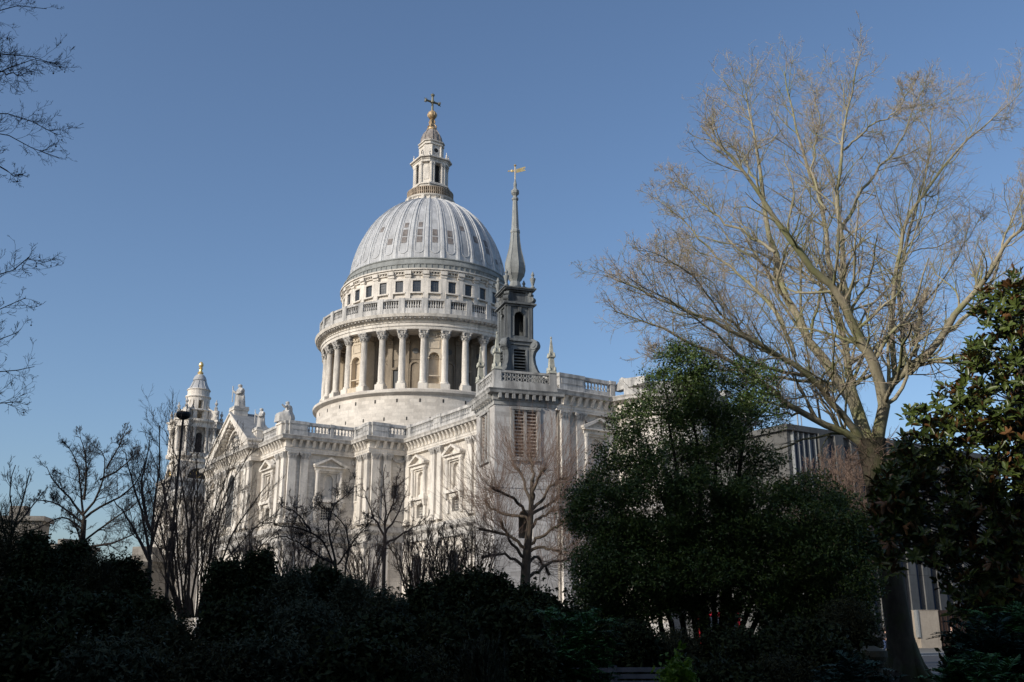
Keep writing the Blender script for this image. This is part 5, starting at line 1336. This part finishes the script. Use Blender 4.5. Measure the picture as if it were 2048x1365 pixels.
bare('bare_tree', 46, (300, 1200), [(300, 1120)], [[(300, 1120), (290, 1040), (262, 960), (250, 905)], [(300, 1110), (310, 1000), (322, 900), (318, 850)], [(300, 1100), (330, 1000), (352, 930)], [(298, 1120), (260, 1040), (225, 1000)], [(300, 1060), (280, 980), (300, 880)]],
  'bare tree with fine upcurving twigs left of the bell tower', 32, M_BARK, M_BLTW, lv=(10, 7, 4), rt=.13, tmin=.007, r_l=(.08, .02), up=.2)

# ---------------------------------------------------------------- pollarded lime
g = np.random.default_rng(12); YL = 40
b = at(1050, 1240, YL); b.z = 0
pol = empty('pollarded_tree', tuple(b), 0, 'pollarded bare tree with knuckled limbs and brushes of straight twigs, before the church tower', 'tree')
w1, w2 = Wood(), Wood()
pts = [b - Vector((0, 0, .1)), at(1050, 1200, YL), at(1050, 1150, YL), at(1055, 1090, YL), at(1061, 1045, YL), at(1064, 1000, YL), at(1064, 960, YL)]
T = resample(pts, 14)[None]; w1.add(T, np.interp(np.linspace(0, 1, 14), [0, .15, .5, .8, 1], [.36, .25, .2, .12, .07])[None], 11)
PL = [[(1050, 1150), (1038, 1120), (1008, 1109), (985, 1108), (966, 1114)], [(1054, 1100), (1030, 1075), (994, 1064), (958, 1061)], [(1061, 1042), (1022, 1028), (983, 1022), (970, 1002)], [(1060, 1035), (1030, 1000), (1005, 983), (986, 980)],
      [(1062, 1010), (1052, 980), (1047, 947), (1030, 936)], [(1066, 1000), (1072, 958), (1089, 939)], [(1064, 1020), (1094, 986), (1117, 958), (1135, 958)], [(1058, 1090), (1089, 1070), (1131, 1039)], [(1058, 1105), (1092, 1092), (1125, 1106)],
      [(1054, 1158), (1094, 1128), (1131, 1118), (1150, 1112)], [(1064, 970), (1066, 930), (1060, 915)], [(1060, 1060), (1085, 1030), (1110, 1020)], [(1054, 1120), (1020, 1085), (1000, 1040)], [(1062, 1030), (1100, 1010), (1130, 985)], [(1050, 1130), (1075, 1110), (1100, 1150)]]
LP, LR = [], []
for px in PL:
    P, Rr = limb(g, px, YL, g.uniform(-2.2, 2.2), .068, .04, 10, .035); Rr[0, -2:] = (.055, .065); LP.append(P); LR.append(Rr)
LP, LR = np.concatenate(LP), np.concatenate(LR); w1.add(LP, LR, 8)
w1.build('trunk', M_TAN, pol)
A, Ra = grow(g, LP, LR, 56, .5, (10, 80), 7, .05, .20, .12, .55, 1.0, abslen=2.5, rmin=.0075, taper=.4); w2.add(A, Ra, 3)
A2, Ra2 = grow(g, LP, LR, 26, .5, (10, 95), 6, .08, .12, .12, .2, 1.0, abslen=1.4, rmin=.008, taper=.4); w2.add(A2, Ra2, 3)
B, Rb = grow(g, A, Ra, 2, .4, (15, 35), 4, .08, .1, .6, .3, .9, rmin=.007, taper=.6); w2.add(B, Rb, 3)
tag(w2.build('twigs', M_REDTW, pol), kind='stuff')
for c in pol.children: c.matrix_parent_inverse = Matrix.Translation(-Vector(pol.location))

# ---------------------------------------------------------------- branches reaching in from a tree left of the view
bare('bare_tree', 13.5, (-420, 1370), [(-410, 900), (-380, 500), (-340, 200)], [
  [(-340, 300), (-180, 220), (-60, 190), (0, 125), (60, 110), (120, 132)], [(-340, 250), (-150, 130), (-20, 92), (40, 110), (100, 128)], [(-360, 200), (-150, 60), (-20, 10), (50, 25), (92, 20)],
  [(-350, 350), (-150, 250), (-30, 222), (60, 240), (110, 265)], [(-350, 400), (-120, 260), (0, 245), (60, 290), (118, 318)], [(-120, 260), (-20, 310), (20, 360), (50, 350)], [(-150, 60), (-10, -40), (60, -10)], [(-150, 130), (0, 145), (40, 150)],
  [(-380, 700), (-150, 600), (-20, 553), (30, 540), (55, 508)], [(-380, 760), (-150, 690), (-30, 630), (20, 620), (55, 594)], [(-390, 900), (-150, 800), (-30, 740), (30, 745), (80, 735)], [(-390, 820), (-150, 740), (-30, 690), (20, 690), (45, 665)], [(-390, 950), (-150, 850), (-30, 800), (10, 810), (40, 800)]],
  'bare plane tree outside the left edge, only its hanging outer twigs in view', 51, M_BARK, M_BLTW, lv=(26, 7, 3), rt=.3, tmin=.0022, r_l=(.024, .005), up=.1, rat=(.22, .42, .5), dzs=1.5)
tl = [o for o in scene.objects if o.get('label', '').startswith('bare plane tree outside')][0]
mb = MB(); gg = random.Random(4)
two = [c for c in tl.children if c.name.startswith('twigs')][0]; tv = np.empty(len(two.data.vertices) * 3, np.float32); two.data.vertices.foreach_get('co', tv); tv = tv.reshape(-1, 3)
fr_ = (np.abs(tv[:, 0] + .36 * tv[:, 1]) < 1.4) & (tv[:, 2] > 4.5); tv = tv[fr_] if fr_.any() else tv
for i in range(60):
    p = Vector(tv[gg.randrange(len(tv))]) - Vector((0, 0, .05))
    s = gg.uniform(.01, .017); mb.lathe(p.x, p.y, [(.002, p.z - s), (s * .8, p.z - s * .6), (s, p.z), (s * .8, p.z + s * .6), (.002, p.z + s)], 7); mb.tube([p, p + Vector((0, 0, .052))], .0025, 3)
o = mb.build('seed_ball', M_BLTW, tl); o.matrix_parent_inverse = Matrix.Translation(-Vector(tl.location))

# ---------------------------------------------------------------- evergreens
M_HOLM = leafmat('glossy_evergreen_leaf', (.045, .078, .016), (.088, .132, .03), .45, spec=.3)
M_HEDGE = leafmat('dark_hedge_leaf', (.018, .026, .007), (.032, .044, .012), .7, spec=.2)
M_GREY = leafmat('grey_green_leaf', (.042, .052, .030), (.065, .078, .045), .7, spec=.2)
M_FERN = leafmat('fresh_green_leaf', (.04, .12, .03), (.08, .19, .05), .5)
M_TEAL = leafmat('blue_green_leaf', (.022, .055, .04), (.035, .075, .055), .6, spec=.25)
M_YEW = leafmat('olive_leaf', (.032, .034, .014), (.048, .05, .02), .7, spec=.2)
M_LIME = leafmat('bright_yellow_green_leaf', (.07, .14, .01), (.16, .27, .02), .5, trans=.3)
M_MAG = leafmat('magnolia_leaf', (.05, .075, .014), (.10, .13, .03), .34, under=(.19, .095, .04), spec=.4)

def pxblob(px, py, rx, ry, Y, dy=0.0, depth=1.0):
    p = at(px, py, Y + dy); s = scl(Y + dy, p.z); return [p.x, p.y, p.z, rx * s, max(rx, ry) * s * depth, ry * s]
g = np.random.default_rng(77); YE = 28
hb = at(1430, 1290, YE); hb.z = 0
holm = empty('evergreen_tree', tuple(hb), 0, 'large many-stemmed evergreen tree with small glossy leaves, sunlit at the top', 'tree')
EB = [(1365, 728, 62, 48), (1345, 790, 85, 60), (1420, 790, 80, 60), (1500, 760, 55, 42), (1525, 810, 48, 45), (1300, 850, 75, 55), (1390, 860, 95, 60), (1480, 850, 80, 45), (1260, 905, 62, 42), (1340, 925, 90, 45), (1440, 915, 90, 45), (1530, 925, 45, 35), (1235, 950, 70, 40),
      (1200, 1000, 62, 40), (1165, 1035, 40, 38), (1290, 985, 90, 45), (1400, 985, 100, 45), (1510, 985, 90, 40), (1610, 985, 75, 40), (1665, 1030, 65, 55), (1560, 1050, 90, 50), (1440, 1060, 100, 55), (1320, 1060, 100, 55), (1230, 1070, 60, 45),
      (1190, 1140, 58, 60), (1290, 1140, 80, 55), (1400, 1140, 90, 50), (1520, 1130, 90, 50), (1640, 1110, 80, 50), (1700, 1160, 50, 60), (1735, 1070, 40, 45), (1200, 1215, 60, 50), (1620, 1190, 80, 50), (1700, 1240, 60, 50), (1310, 1205, 60, 30), (1520, 1190, 60, 30), (1240, 1240, 55, 35), (1560, 1235, 60, 30), (1390, 1195, 60, 20), (1398, 1226, 24, 26), (1470, 1222, 26, 28)]
blobs = []
for i, (a, b_, c, d) in enumerate(EB):
    for dy in (-1.1, 1.1) if b_ < 1180 else (-.6, .6):
        q = pxblob(a + g.uniform(-12, 12), b_ + g.uniform(-8, 8), c, d, YE, dy + g.uniform(-.4, .4), .8); blobs.append(q + [c * d / 4000. * (1.9 if b_ > 955 else 1.15)])
cl = blob_points(g, blobs, 150, .2)                # clump centres
q_ = np.sin(cl[:, 0] * 4.1 + 1.3 * np.sin(cl[:, 2] * 2.9)) + np.sin(cl[:, 2] * 5.3 + cl[:, 1] * 2.1) + np.sin(cl[:, 1] * 3.7 - cl[:, 0] * 1.9) + g.normal(scale=.5, size=len(cl)); cl = cl[(q_ > -.4) | (cl[:, 2] < 4.6)]
nl = 18; C = (cl[:, None] + g.normal(scale=.115, size=(len(cl), nl, 3)) * np.array([1, 1, .75])).reshape(-1, 3)
C = C[C[:, 2] > .8]
N = norm(g.normal(size=C.shape) * .8 + np.array([-.15, -.35, .75]))
leaves('foliage', g, C, N, g.uniform(.07, .125, len(C)), g.uniform(.03, .05, len(C)), M_HOLM, holm)
ws = Wood()
for px0, px1, y1 in ((1395, 1330, 760), (1420, 1380, 740), (1440, 1500, 790), (1455, 1560, 960), (1400, 1290, 880), (1380, 1220, 980), (1470, 1640, 1040), (1430, 1430, 830), (1360, 1200, 1090), (1490, 1680, 1120), (1410, 1340, 950), (1450, 1480, 900), (1330, 1250, 1150), (1520, 1600, 1180)):
    P, Rr = limb(g, [(px0, 1296), (px0 + (px1 - px0) * .25, 1180), (px0 + (px1 - px0) * .6, (1180 + y1) / 2), (px1, y1)], YE, g.uniform(-1.2, 1.2), .085, .02, 12, .03); P[0, 0, 2] = 0; ws.add(P, Rr, 7)
    A, Ra = grow(g, P, Rr, 16, .25, (25, 65), 6, .2, .1, .45, .25, 1.0, rmin=.006); ws.add(A, Ra, 4); B, Rb = grow(g, A, Ra, 4, .5, (25, 65), 4, .2, .1, .5, rmin=.004); ws.add(B, Rb, 3)
ws.build('trunk', M_DKB, holm)
for c in holm.children: c.matrix_parent_inverse = Matrix.Translation(-Vector(holm.location))

# magnolia: whorls of big leaves with rusty undersides
g = np.random.default_rng(78); YM = 14.5
mg = at(2010, 1420, YM); mg.z = 0
mag = empty('magnolia_tree', tuple(mg), 0, 'large-leaved evergreen magnolia with rusty leaf undersides filling the right edge', 'tree')
MBL = [(1762, 985, 30, 26), (1750, 1030, 28, 26), (1800, 1085, 55, 40), (1775, 1130, 25, 25), (2030, 575, 50, 45), (1985, 620, 45, 50), (2040, 660, 50, 50), (1990, 700, 60, 35), (1940, 735, 50, 30), (2030, 760, 60, 50), (1925, 790, 60, 35), (1990, 830, 70, 50), (1850, 835, 45, 26), (1905, 870, 70, 45), (2020, 890, 60, 50), (1840, 900, 60, 30), (1815, 945, 60, 38), (1770, 1055, 40, 30), (1800, 960, 50, 34), (1835, 905, 50, 32), (1780, 1000, 45, 34), (1900, 950, 80, 50), (2000, 970, 80, 60),
       (1790, 1010, 50, 40), (1860, 1040, 70, 50), (1950, 1060, 80, 60), (2030, 1080, 60, 60), (1860, 1110, 50, 35), (1930, 1150, 70, 50), (2010, 1180, 80, 60), (1945, 1220, 50, 35), (2010, 1260, 70, 50), (2100, 650, 60, 110), (2110, 850, 70, 110), (2110, 1050, 80, 120), (2100, 1240, 70, 100)]
blobs = []
for a, b_, c, d in MBL:
    for dy in (-.5, .7): blobs.append(pxblob(a + 6, b_, c, d, YM, dy, .9) + [c * d / 3000.])
W = blob_points(g, blobs, 28, .3); nw = len(W); nlf = 8
ax = norm(g.normal(size=(nw, 3)) * .55 + np.array([-.3, -.5, .7])); rnd = norm(g.normal(size=(nw, 3))); u_ = norm(np.cross(ax, rnd)); v_ = np.cross(ax, u_)
ph = (np.arange(nlf)[None] * 2.399 + g.uniform(0, 6, (nw, 1))); el = np.radians(g.uniform(5, 62, (nw, nlf)))[..., None]
rad = u_[:, None] * np.cos(ph)[..., None] + v_[:, None] * np.sin(ph)[..., None]
dd = norm(rad * np.cos(el) + ax[:, None] * np.sin(el)); nn = norm(ax[:, None] * np.cos(el) - rad * np.sin(el))
Lf = g.uniform(.11, .175, (nw, nlf)); Cc = W[:, None] + dd * (Lf[..., None] * .55) + ax[:, None] * g.uniform(-.05, .04, (nw, nlf, 1))
leaves('foliage', g, Cc.reshape(-1, 3), (nn.reshape(-1, 3), dd.reshape(-1, 3)), Lf.ravel(), (Lf * g.uniform(.33, .42, Lf.shape)).ravel(), M_MAG, mag, fold=.18, hexa=True)
ws = Wood()
P, Rr = limb(g, [(2010, 1420), (2020, 1200), (2040, 900), (2050, 600)], YM, .6, .14, .04, 12, .02); P[0, 0, 2] = 0; ws.add(P, Rr, 9)
tg = W[g.choice(nw, 420, replace=False)]; tp = P[0][np.clip((np.searchsorted(P[0][:, 2], tg[:, 2] - .7)), 1, 11)]
br_ = np.stack([tp, tp * .55 + tg * .45 + np.array([0, 0, -.08]), tg - ax[:len(tg)] * 0], 1); ws.add(br_, np.tile([.016, .009, .005], (len(tg), 1)), 4)
ws.build('trunk', M_BARK, mag)
for c in mag.children: c.matrix_parent_inverse = Matrix.Translation(-Vector(mag.location))

# ---------------------------------------------------------------- garden shrubs
def shrub(px, yt, hw, Y, kind, label, seed, grp=None, ybase=None, cat='shrub'):
    g = np.random.default_rng(seed); top = at(px, yt, Y); s = scl(Y, 1.5); rw = hw * s; H = max(top.z, .5) * .94
    e = empty({'hedge': 'evergreen_shrub', 'yew': 'evergreen_shrub', 'grey': 'grey_leaved_shrub', 'fern': 'feathery_shrub', 'teal': 'feathery_shrub', 'spike': 'flowering_shrub', 'lime': 'leafy_plant'}[kind], (top.x, top.y, 0), 0, label, cat, grp)
    m = {'hedge': M_HEDGE, 'yew': M_YEW, 'grey': M_GREY, 'fern': M_FERN, 'teal': M_TEAL, 'spike': M_GREY, 'lime': M_LIME}[kind]
    w_ = Wood(); nb = 7
    bl = [(0, 0, H * .5, rw * .8, rw * .8, H * .48, 3.0)]
    for k in range(nb):
        a = g.uniform(0, 6.28); q = g.uniform(.3, .7); z = H * g.uniform(.35, .8); r = g.uniform(.3, .5)
        bl.append((rw * q * math.cos(a), rw * q * math.sin(a), z, rw * r, rw * r, min(H * .35, H - z + .05), 1.0))
    bl.append((0, 0, H * .8, rw * .35, rw * .35, H * .2, .7))
    area = rw * H
    if kind in ('hedge', 'yew', 'grey', 'lime'):
        c = blob_points(g, bl, min(420, 60 + 75 * area), .5); nl = 11
        C = (c[:, None] + g.normal(scale=.085, size=(len(c), nl, 3))).reshape(-1, 3)
        ns_ = int(16 + 14 * rw); sa = g.uniform(0, 6.28, ns_); sq = rw * np.sqrt(g.uniform(0, .8, ns_)); sl = g.uniform(.3, 1.15, ns_) ** 1.3; zb_ = H * (1 - .55 * (sq / rw) ** 2) * .92
        tt_ = g.uniform(0, 1, (ns_, 26)); sh = np.stack([(np.cos(sa) * sq)[:, None] + g.normal(scale=.14, size=(ns_, 1)) * tt_, (np.sin(sa) * sq)[:, None] + 0 * tt_, zb_[:, None] - .2 + tt_ * sl[:, None] * .8], -1) + g.normal(scale=.045, size=(ns_, 26, 3)) * (1.3 - tt_[..., None])
        C = np.concatenate([C, sh.reshape(-1, 3)]); C = C[C[:, 2] > .03]
        N = norm(g.normal(size=C.shape) * .8 + np.array([0, -.3, .7])); L = g.uniform(.07, .13, len(C)) * (.75 if kind == 'yew' else 1.1 if kind == 'hedge' else 1)
        leaves('foliage', g, C, N, L, L * (.3 if kind in ('yew', 'grey') else .5), m, e)
    else:                                         # pinnate fronds or spikes
        c = blob_points(g, bl, 24 if kind != 'spike' else 40, .6); c = c[c[:, 2] > .1]; n = len(c); K = 16
        out = norm(c * np.array([1, 1, .25]) + g.normal(scale=.3, size=c.shape)); 
        if kind == 'spike': dr = norm(g.normal(scale=.22, size=c.shape) + np.array([0, 0, 1.])); Lf = g.uniform(.2, .4, n)
        else: dr = norm(out * np.array([1, 1, .3]) + np.array([0, 0, .15])); Lf = g.uniform(.35, .65, n)
        t = np.linspace(0, 1, K)[None, :, None]; st_ = c[:, None] + dr[:, None] * Lf[:, None, None] * t - np.array([0, 0, 1.]) * (t ** 2) * (.14 if kind != 'spike' else 0)
        sd_ = norm(np.cross(dr, np.array([0, 0, 1.]) + g.normal(scale=.05, size=dr.shape))); wd = np.sin(np.pi * (t[..., 0] * .9 + .08))
        Cs, Ds, Ls = [], [], []
        for sg in (-1, 1):
            D = norm(sd_[:, None] * sg + dr[:, None] * (.5 if kind != 'spike' else 1.2)) * np.ones((1, K, 1)); L = wd * (.13 if kind != 'spike' else .07) * np.ones((n, 1)); Cs.append(st_ + D * L[..., None] * .5); Ds.append(D); Ls.append(L)
        Cs = np.concatenate([x.reshape(-1, 3) for x in Cs]); Ds = np.concatenate([x.reshape(-1, 3) for x in Ds]); Ls = np.concatenate([x.ravel() for x in Ls])
        N = norm(np.cross(Ds, np.cross(np.array([0, 0, 1.]), Ds) + 1e-5) + g.normal(scale=.25, size=Cs.shape))
        leaves('foliage', g, Cs, (N, Ds), Ls + .01, Ls * .28 + .006, m, e); w_.add(st_[:, ::3], np.full((n, len(range(0, K, 3))), .004), 3)
    ns = 9; a = g.uniform(0, 6.28, ns); tip = np.stack([np.cos(a) * rw * .5, np.sin(a) * rw * .5, np.full(ns, H * .8)], 1) * g.uniform(.6, 1, (ns, 1)); b0 = np.stack([np.cos(a) * .1, np.sin(a) * .1, np.zeros(ns)], 1)
    P = np.stack([b0 * (1 - t_) + tip * t_ + g.normal(scale=.04, size=b0.shape) * (t_ > 0) for t_ in np.linspace(0, 1, 5)], 1); Rr = np.tile(np.linspace(.022, .006, 5), (ns, 1)); w_.add(P, Rr, 5)
    A, Ra = grow(g, P, Rr, 6, .35, (25, 60), 4, .2, .1, .6, .3, 1.0, rmin=.004); w_.add(A, Ra, 3)
    w_.build('stem', M_BARK, e)
    return e
GE = 'dark evergreen shrubs along the garden'
SH = [
 (10, 1004, 75, 30, 'yew', 'tall dark olive shrub at the far left edge, under the pale building'), (75, 1046, 60, 28, 'hedge', 'dark shrub next to the tall olive one at the left edge'), (140, 1066, 60, 31, 'hedge', 'dark shrub right below the bare tree on the left'),
 (205, 1088, 60, 29, 'yew', 'olive-dark shrub between the left bare tree and the upright stems'), (262, 1094, 55, 30, 'hedge', 'dark shrub left of the lamp post foot'), (310, 1190, 55, 26, 'hedge', 'low dark shrub at the lamp post foot'),
 (460, 1110, 42, 26, 'hedge', 'rounded dark green shrub before the transept corner'), (530, 1090, 45, 27, 'hedge', 'highest dark green shrub under the crooked black tree'), (570, 1130, 60, 24, 'grey', 'grey-green shrub with pale shoots in the middle left'),
 (640, 1125, 55, 25, 'hedge', 'dark shrub below the crooked black tree, to its left'), (700, 1145, 50, 24, 'grey', 'grey-green shrub with star-like shoots below the corner block'), (770, 1175, 60, 22, 'grey', 'grey-green shrub whose shoots catch light below the slender tree'),
 (845, 1160, 60, 24, 'hedge', 'dense black-green shrub below the choir wall'), (915, 1140, 60, 25, 'hedge', 'dense black-green shrub left of the pollarded trunk'), (985, 1132, 55, 26, 'hedge', 'tallest dense dark shrub just left of the pollarded trunk'),
 (1045, 1165, 55, 24, 'hedge', 'dark shrub in front of the pollarded trunk'), (1100, 1180, 50, 23, 'hedge', 'dark shrub right of the pollarded trunk'), (1130, 1215, 60, 20, 'hedge', 'low dark shrub left under the big evergreen'),
 (60, 1160, 110, 19, 'hedge', 'broad black hedge shrub low at the far left'), (200, 1180, 110, 18, 'hedge', 'broad black shrub below the left bare tree'), (340, 1225, 100, 17.5, 'yew', 'broad dark shrub at the feet of the upright stems'), (480, 1195, 100, 18, 'hedge', 'broad black shrub under the transept corner'),
 (620, 1195, 100, 18.5, 'grey', 'broad grey-green shrub in the lower middle left'), (760, 1230, 100, 17, 'hedge', 'broad black shrub below the slender tree'), (890, 1215, 90, 18, 'hedge', 'broad black shrub behind the flowering grey one'), (1010, 1210, 90, 19, 'hedge', 'broad black shrub below the pollarded tree'),
 (250, 1275, 120, 12.5, 'grey', 'near grey-green shrub at the bottom left'), (90, 1260, 120, 13, 'hedge', 'near black shrub in the bottom left corner'), (420, 1280, 110, 12.5, 'yew', 'near dark shrub at the bottom below the lamp post'), (570, 1270, 110, 13, 'grey', 'near grey-green shrub at the bottom, under the transept'),
 (720, 1290, 100, 12.5, 'hedge', 'near black shrub at the bottom below the corner block'), (850, 1300, 80, 13, 'yew', 'near dark shrub left of the flowering grey shrub'), (965, 1290, 62, 14, 'spike', 'grey-green shrub with small upright flower spikes at the bottom centre'),
 (1065, 1270, 60, 16, 'hedge', 'dark shrub between the flowering grey shrub and the feathery green one'), (1155, 1215, 52, 17.5, 'fern', 'feathery fresh green shrub below the left of the big evergreen'), (1120, 1290, 45, 17, 'fern', 'small feathery green shrub at the foot of the taller one'),
 (1250, 1240, 85, 23, 'hedge', 'dark undergrowth shrub beneath the evergreen stems, left side'), (1360, 1258, 80, 23.5, 'yew', 'dark undergrowth shrub beneath the middle of the evergreen'), (1490, 1256, 85, 23, 'hedge', 'dark undergrowth shrub beneath the evergreen stems, right side'),
 (1590, 1235, 80, 21, 'hedge', 'dark shrub right of the evergreen stems'), (1680, 1190, 75, 22, 'yew', 'fine-leaved dark shrub left of the stone post'), (1440, 1330, 90, 17, 'hedge', 'low black shrub at the bottom right of centre'), (1560, 1310, 90, 17.5, 'yew', 'low dark shrub at the bottom, right of the tuft'),
 (1660, 1270, 80, 18, 'hedge', 'dark shrub just left of the stone post'), (1708, 1320, 45, 15, 'teal', 'small blue-green feathery shrub beside the stone post'),
 (1355, 1333, 20, 15.5, 'lime', 'tuft of bright yellow-green leaves lit at the bottom centre right'),
 (1985, 1255, 75, 11.5, 'teal', 'blue-green feathery shrub in the bottom right corner'), (2050, 1200, 80, 12, 'fern', 'green feathery shrub cut by the right edge'), (1965, 1320, 60, 10.5, 'fern', 'low feathery green shrub at the bottom right'), (1925, 1262, 40, 16, 'hedge', 'dark shrub hanging over the right end of the road'),
]
for i, (px, yt, hw, Y, kind, lab) in enumerate(SH): shrub(px, yt, hw, Y, kind, lab, 200 + i, GE if kind in ('hedge', 'yew') else None, cat='plant' if kind == 'lime' else 'shrub')
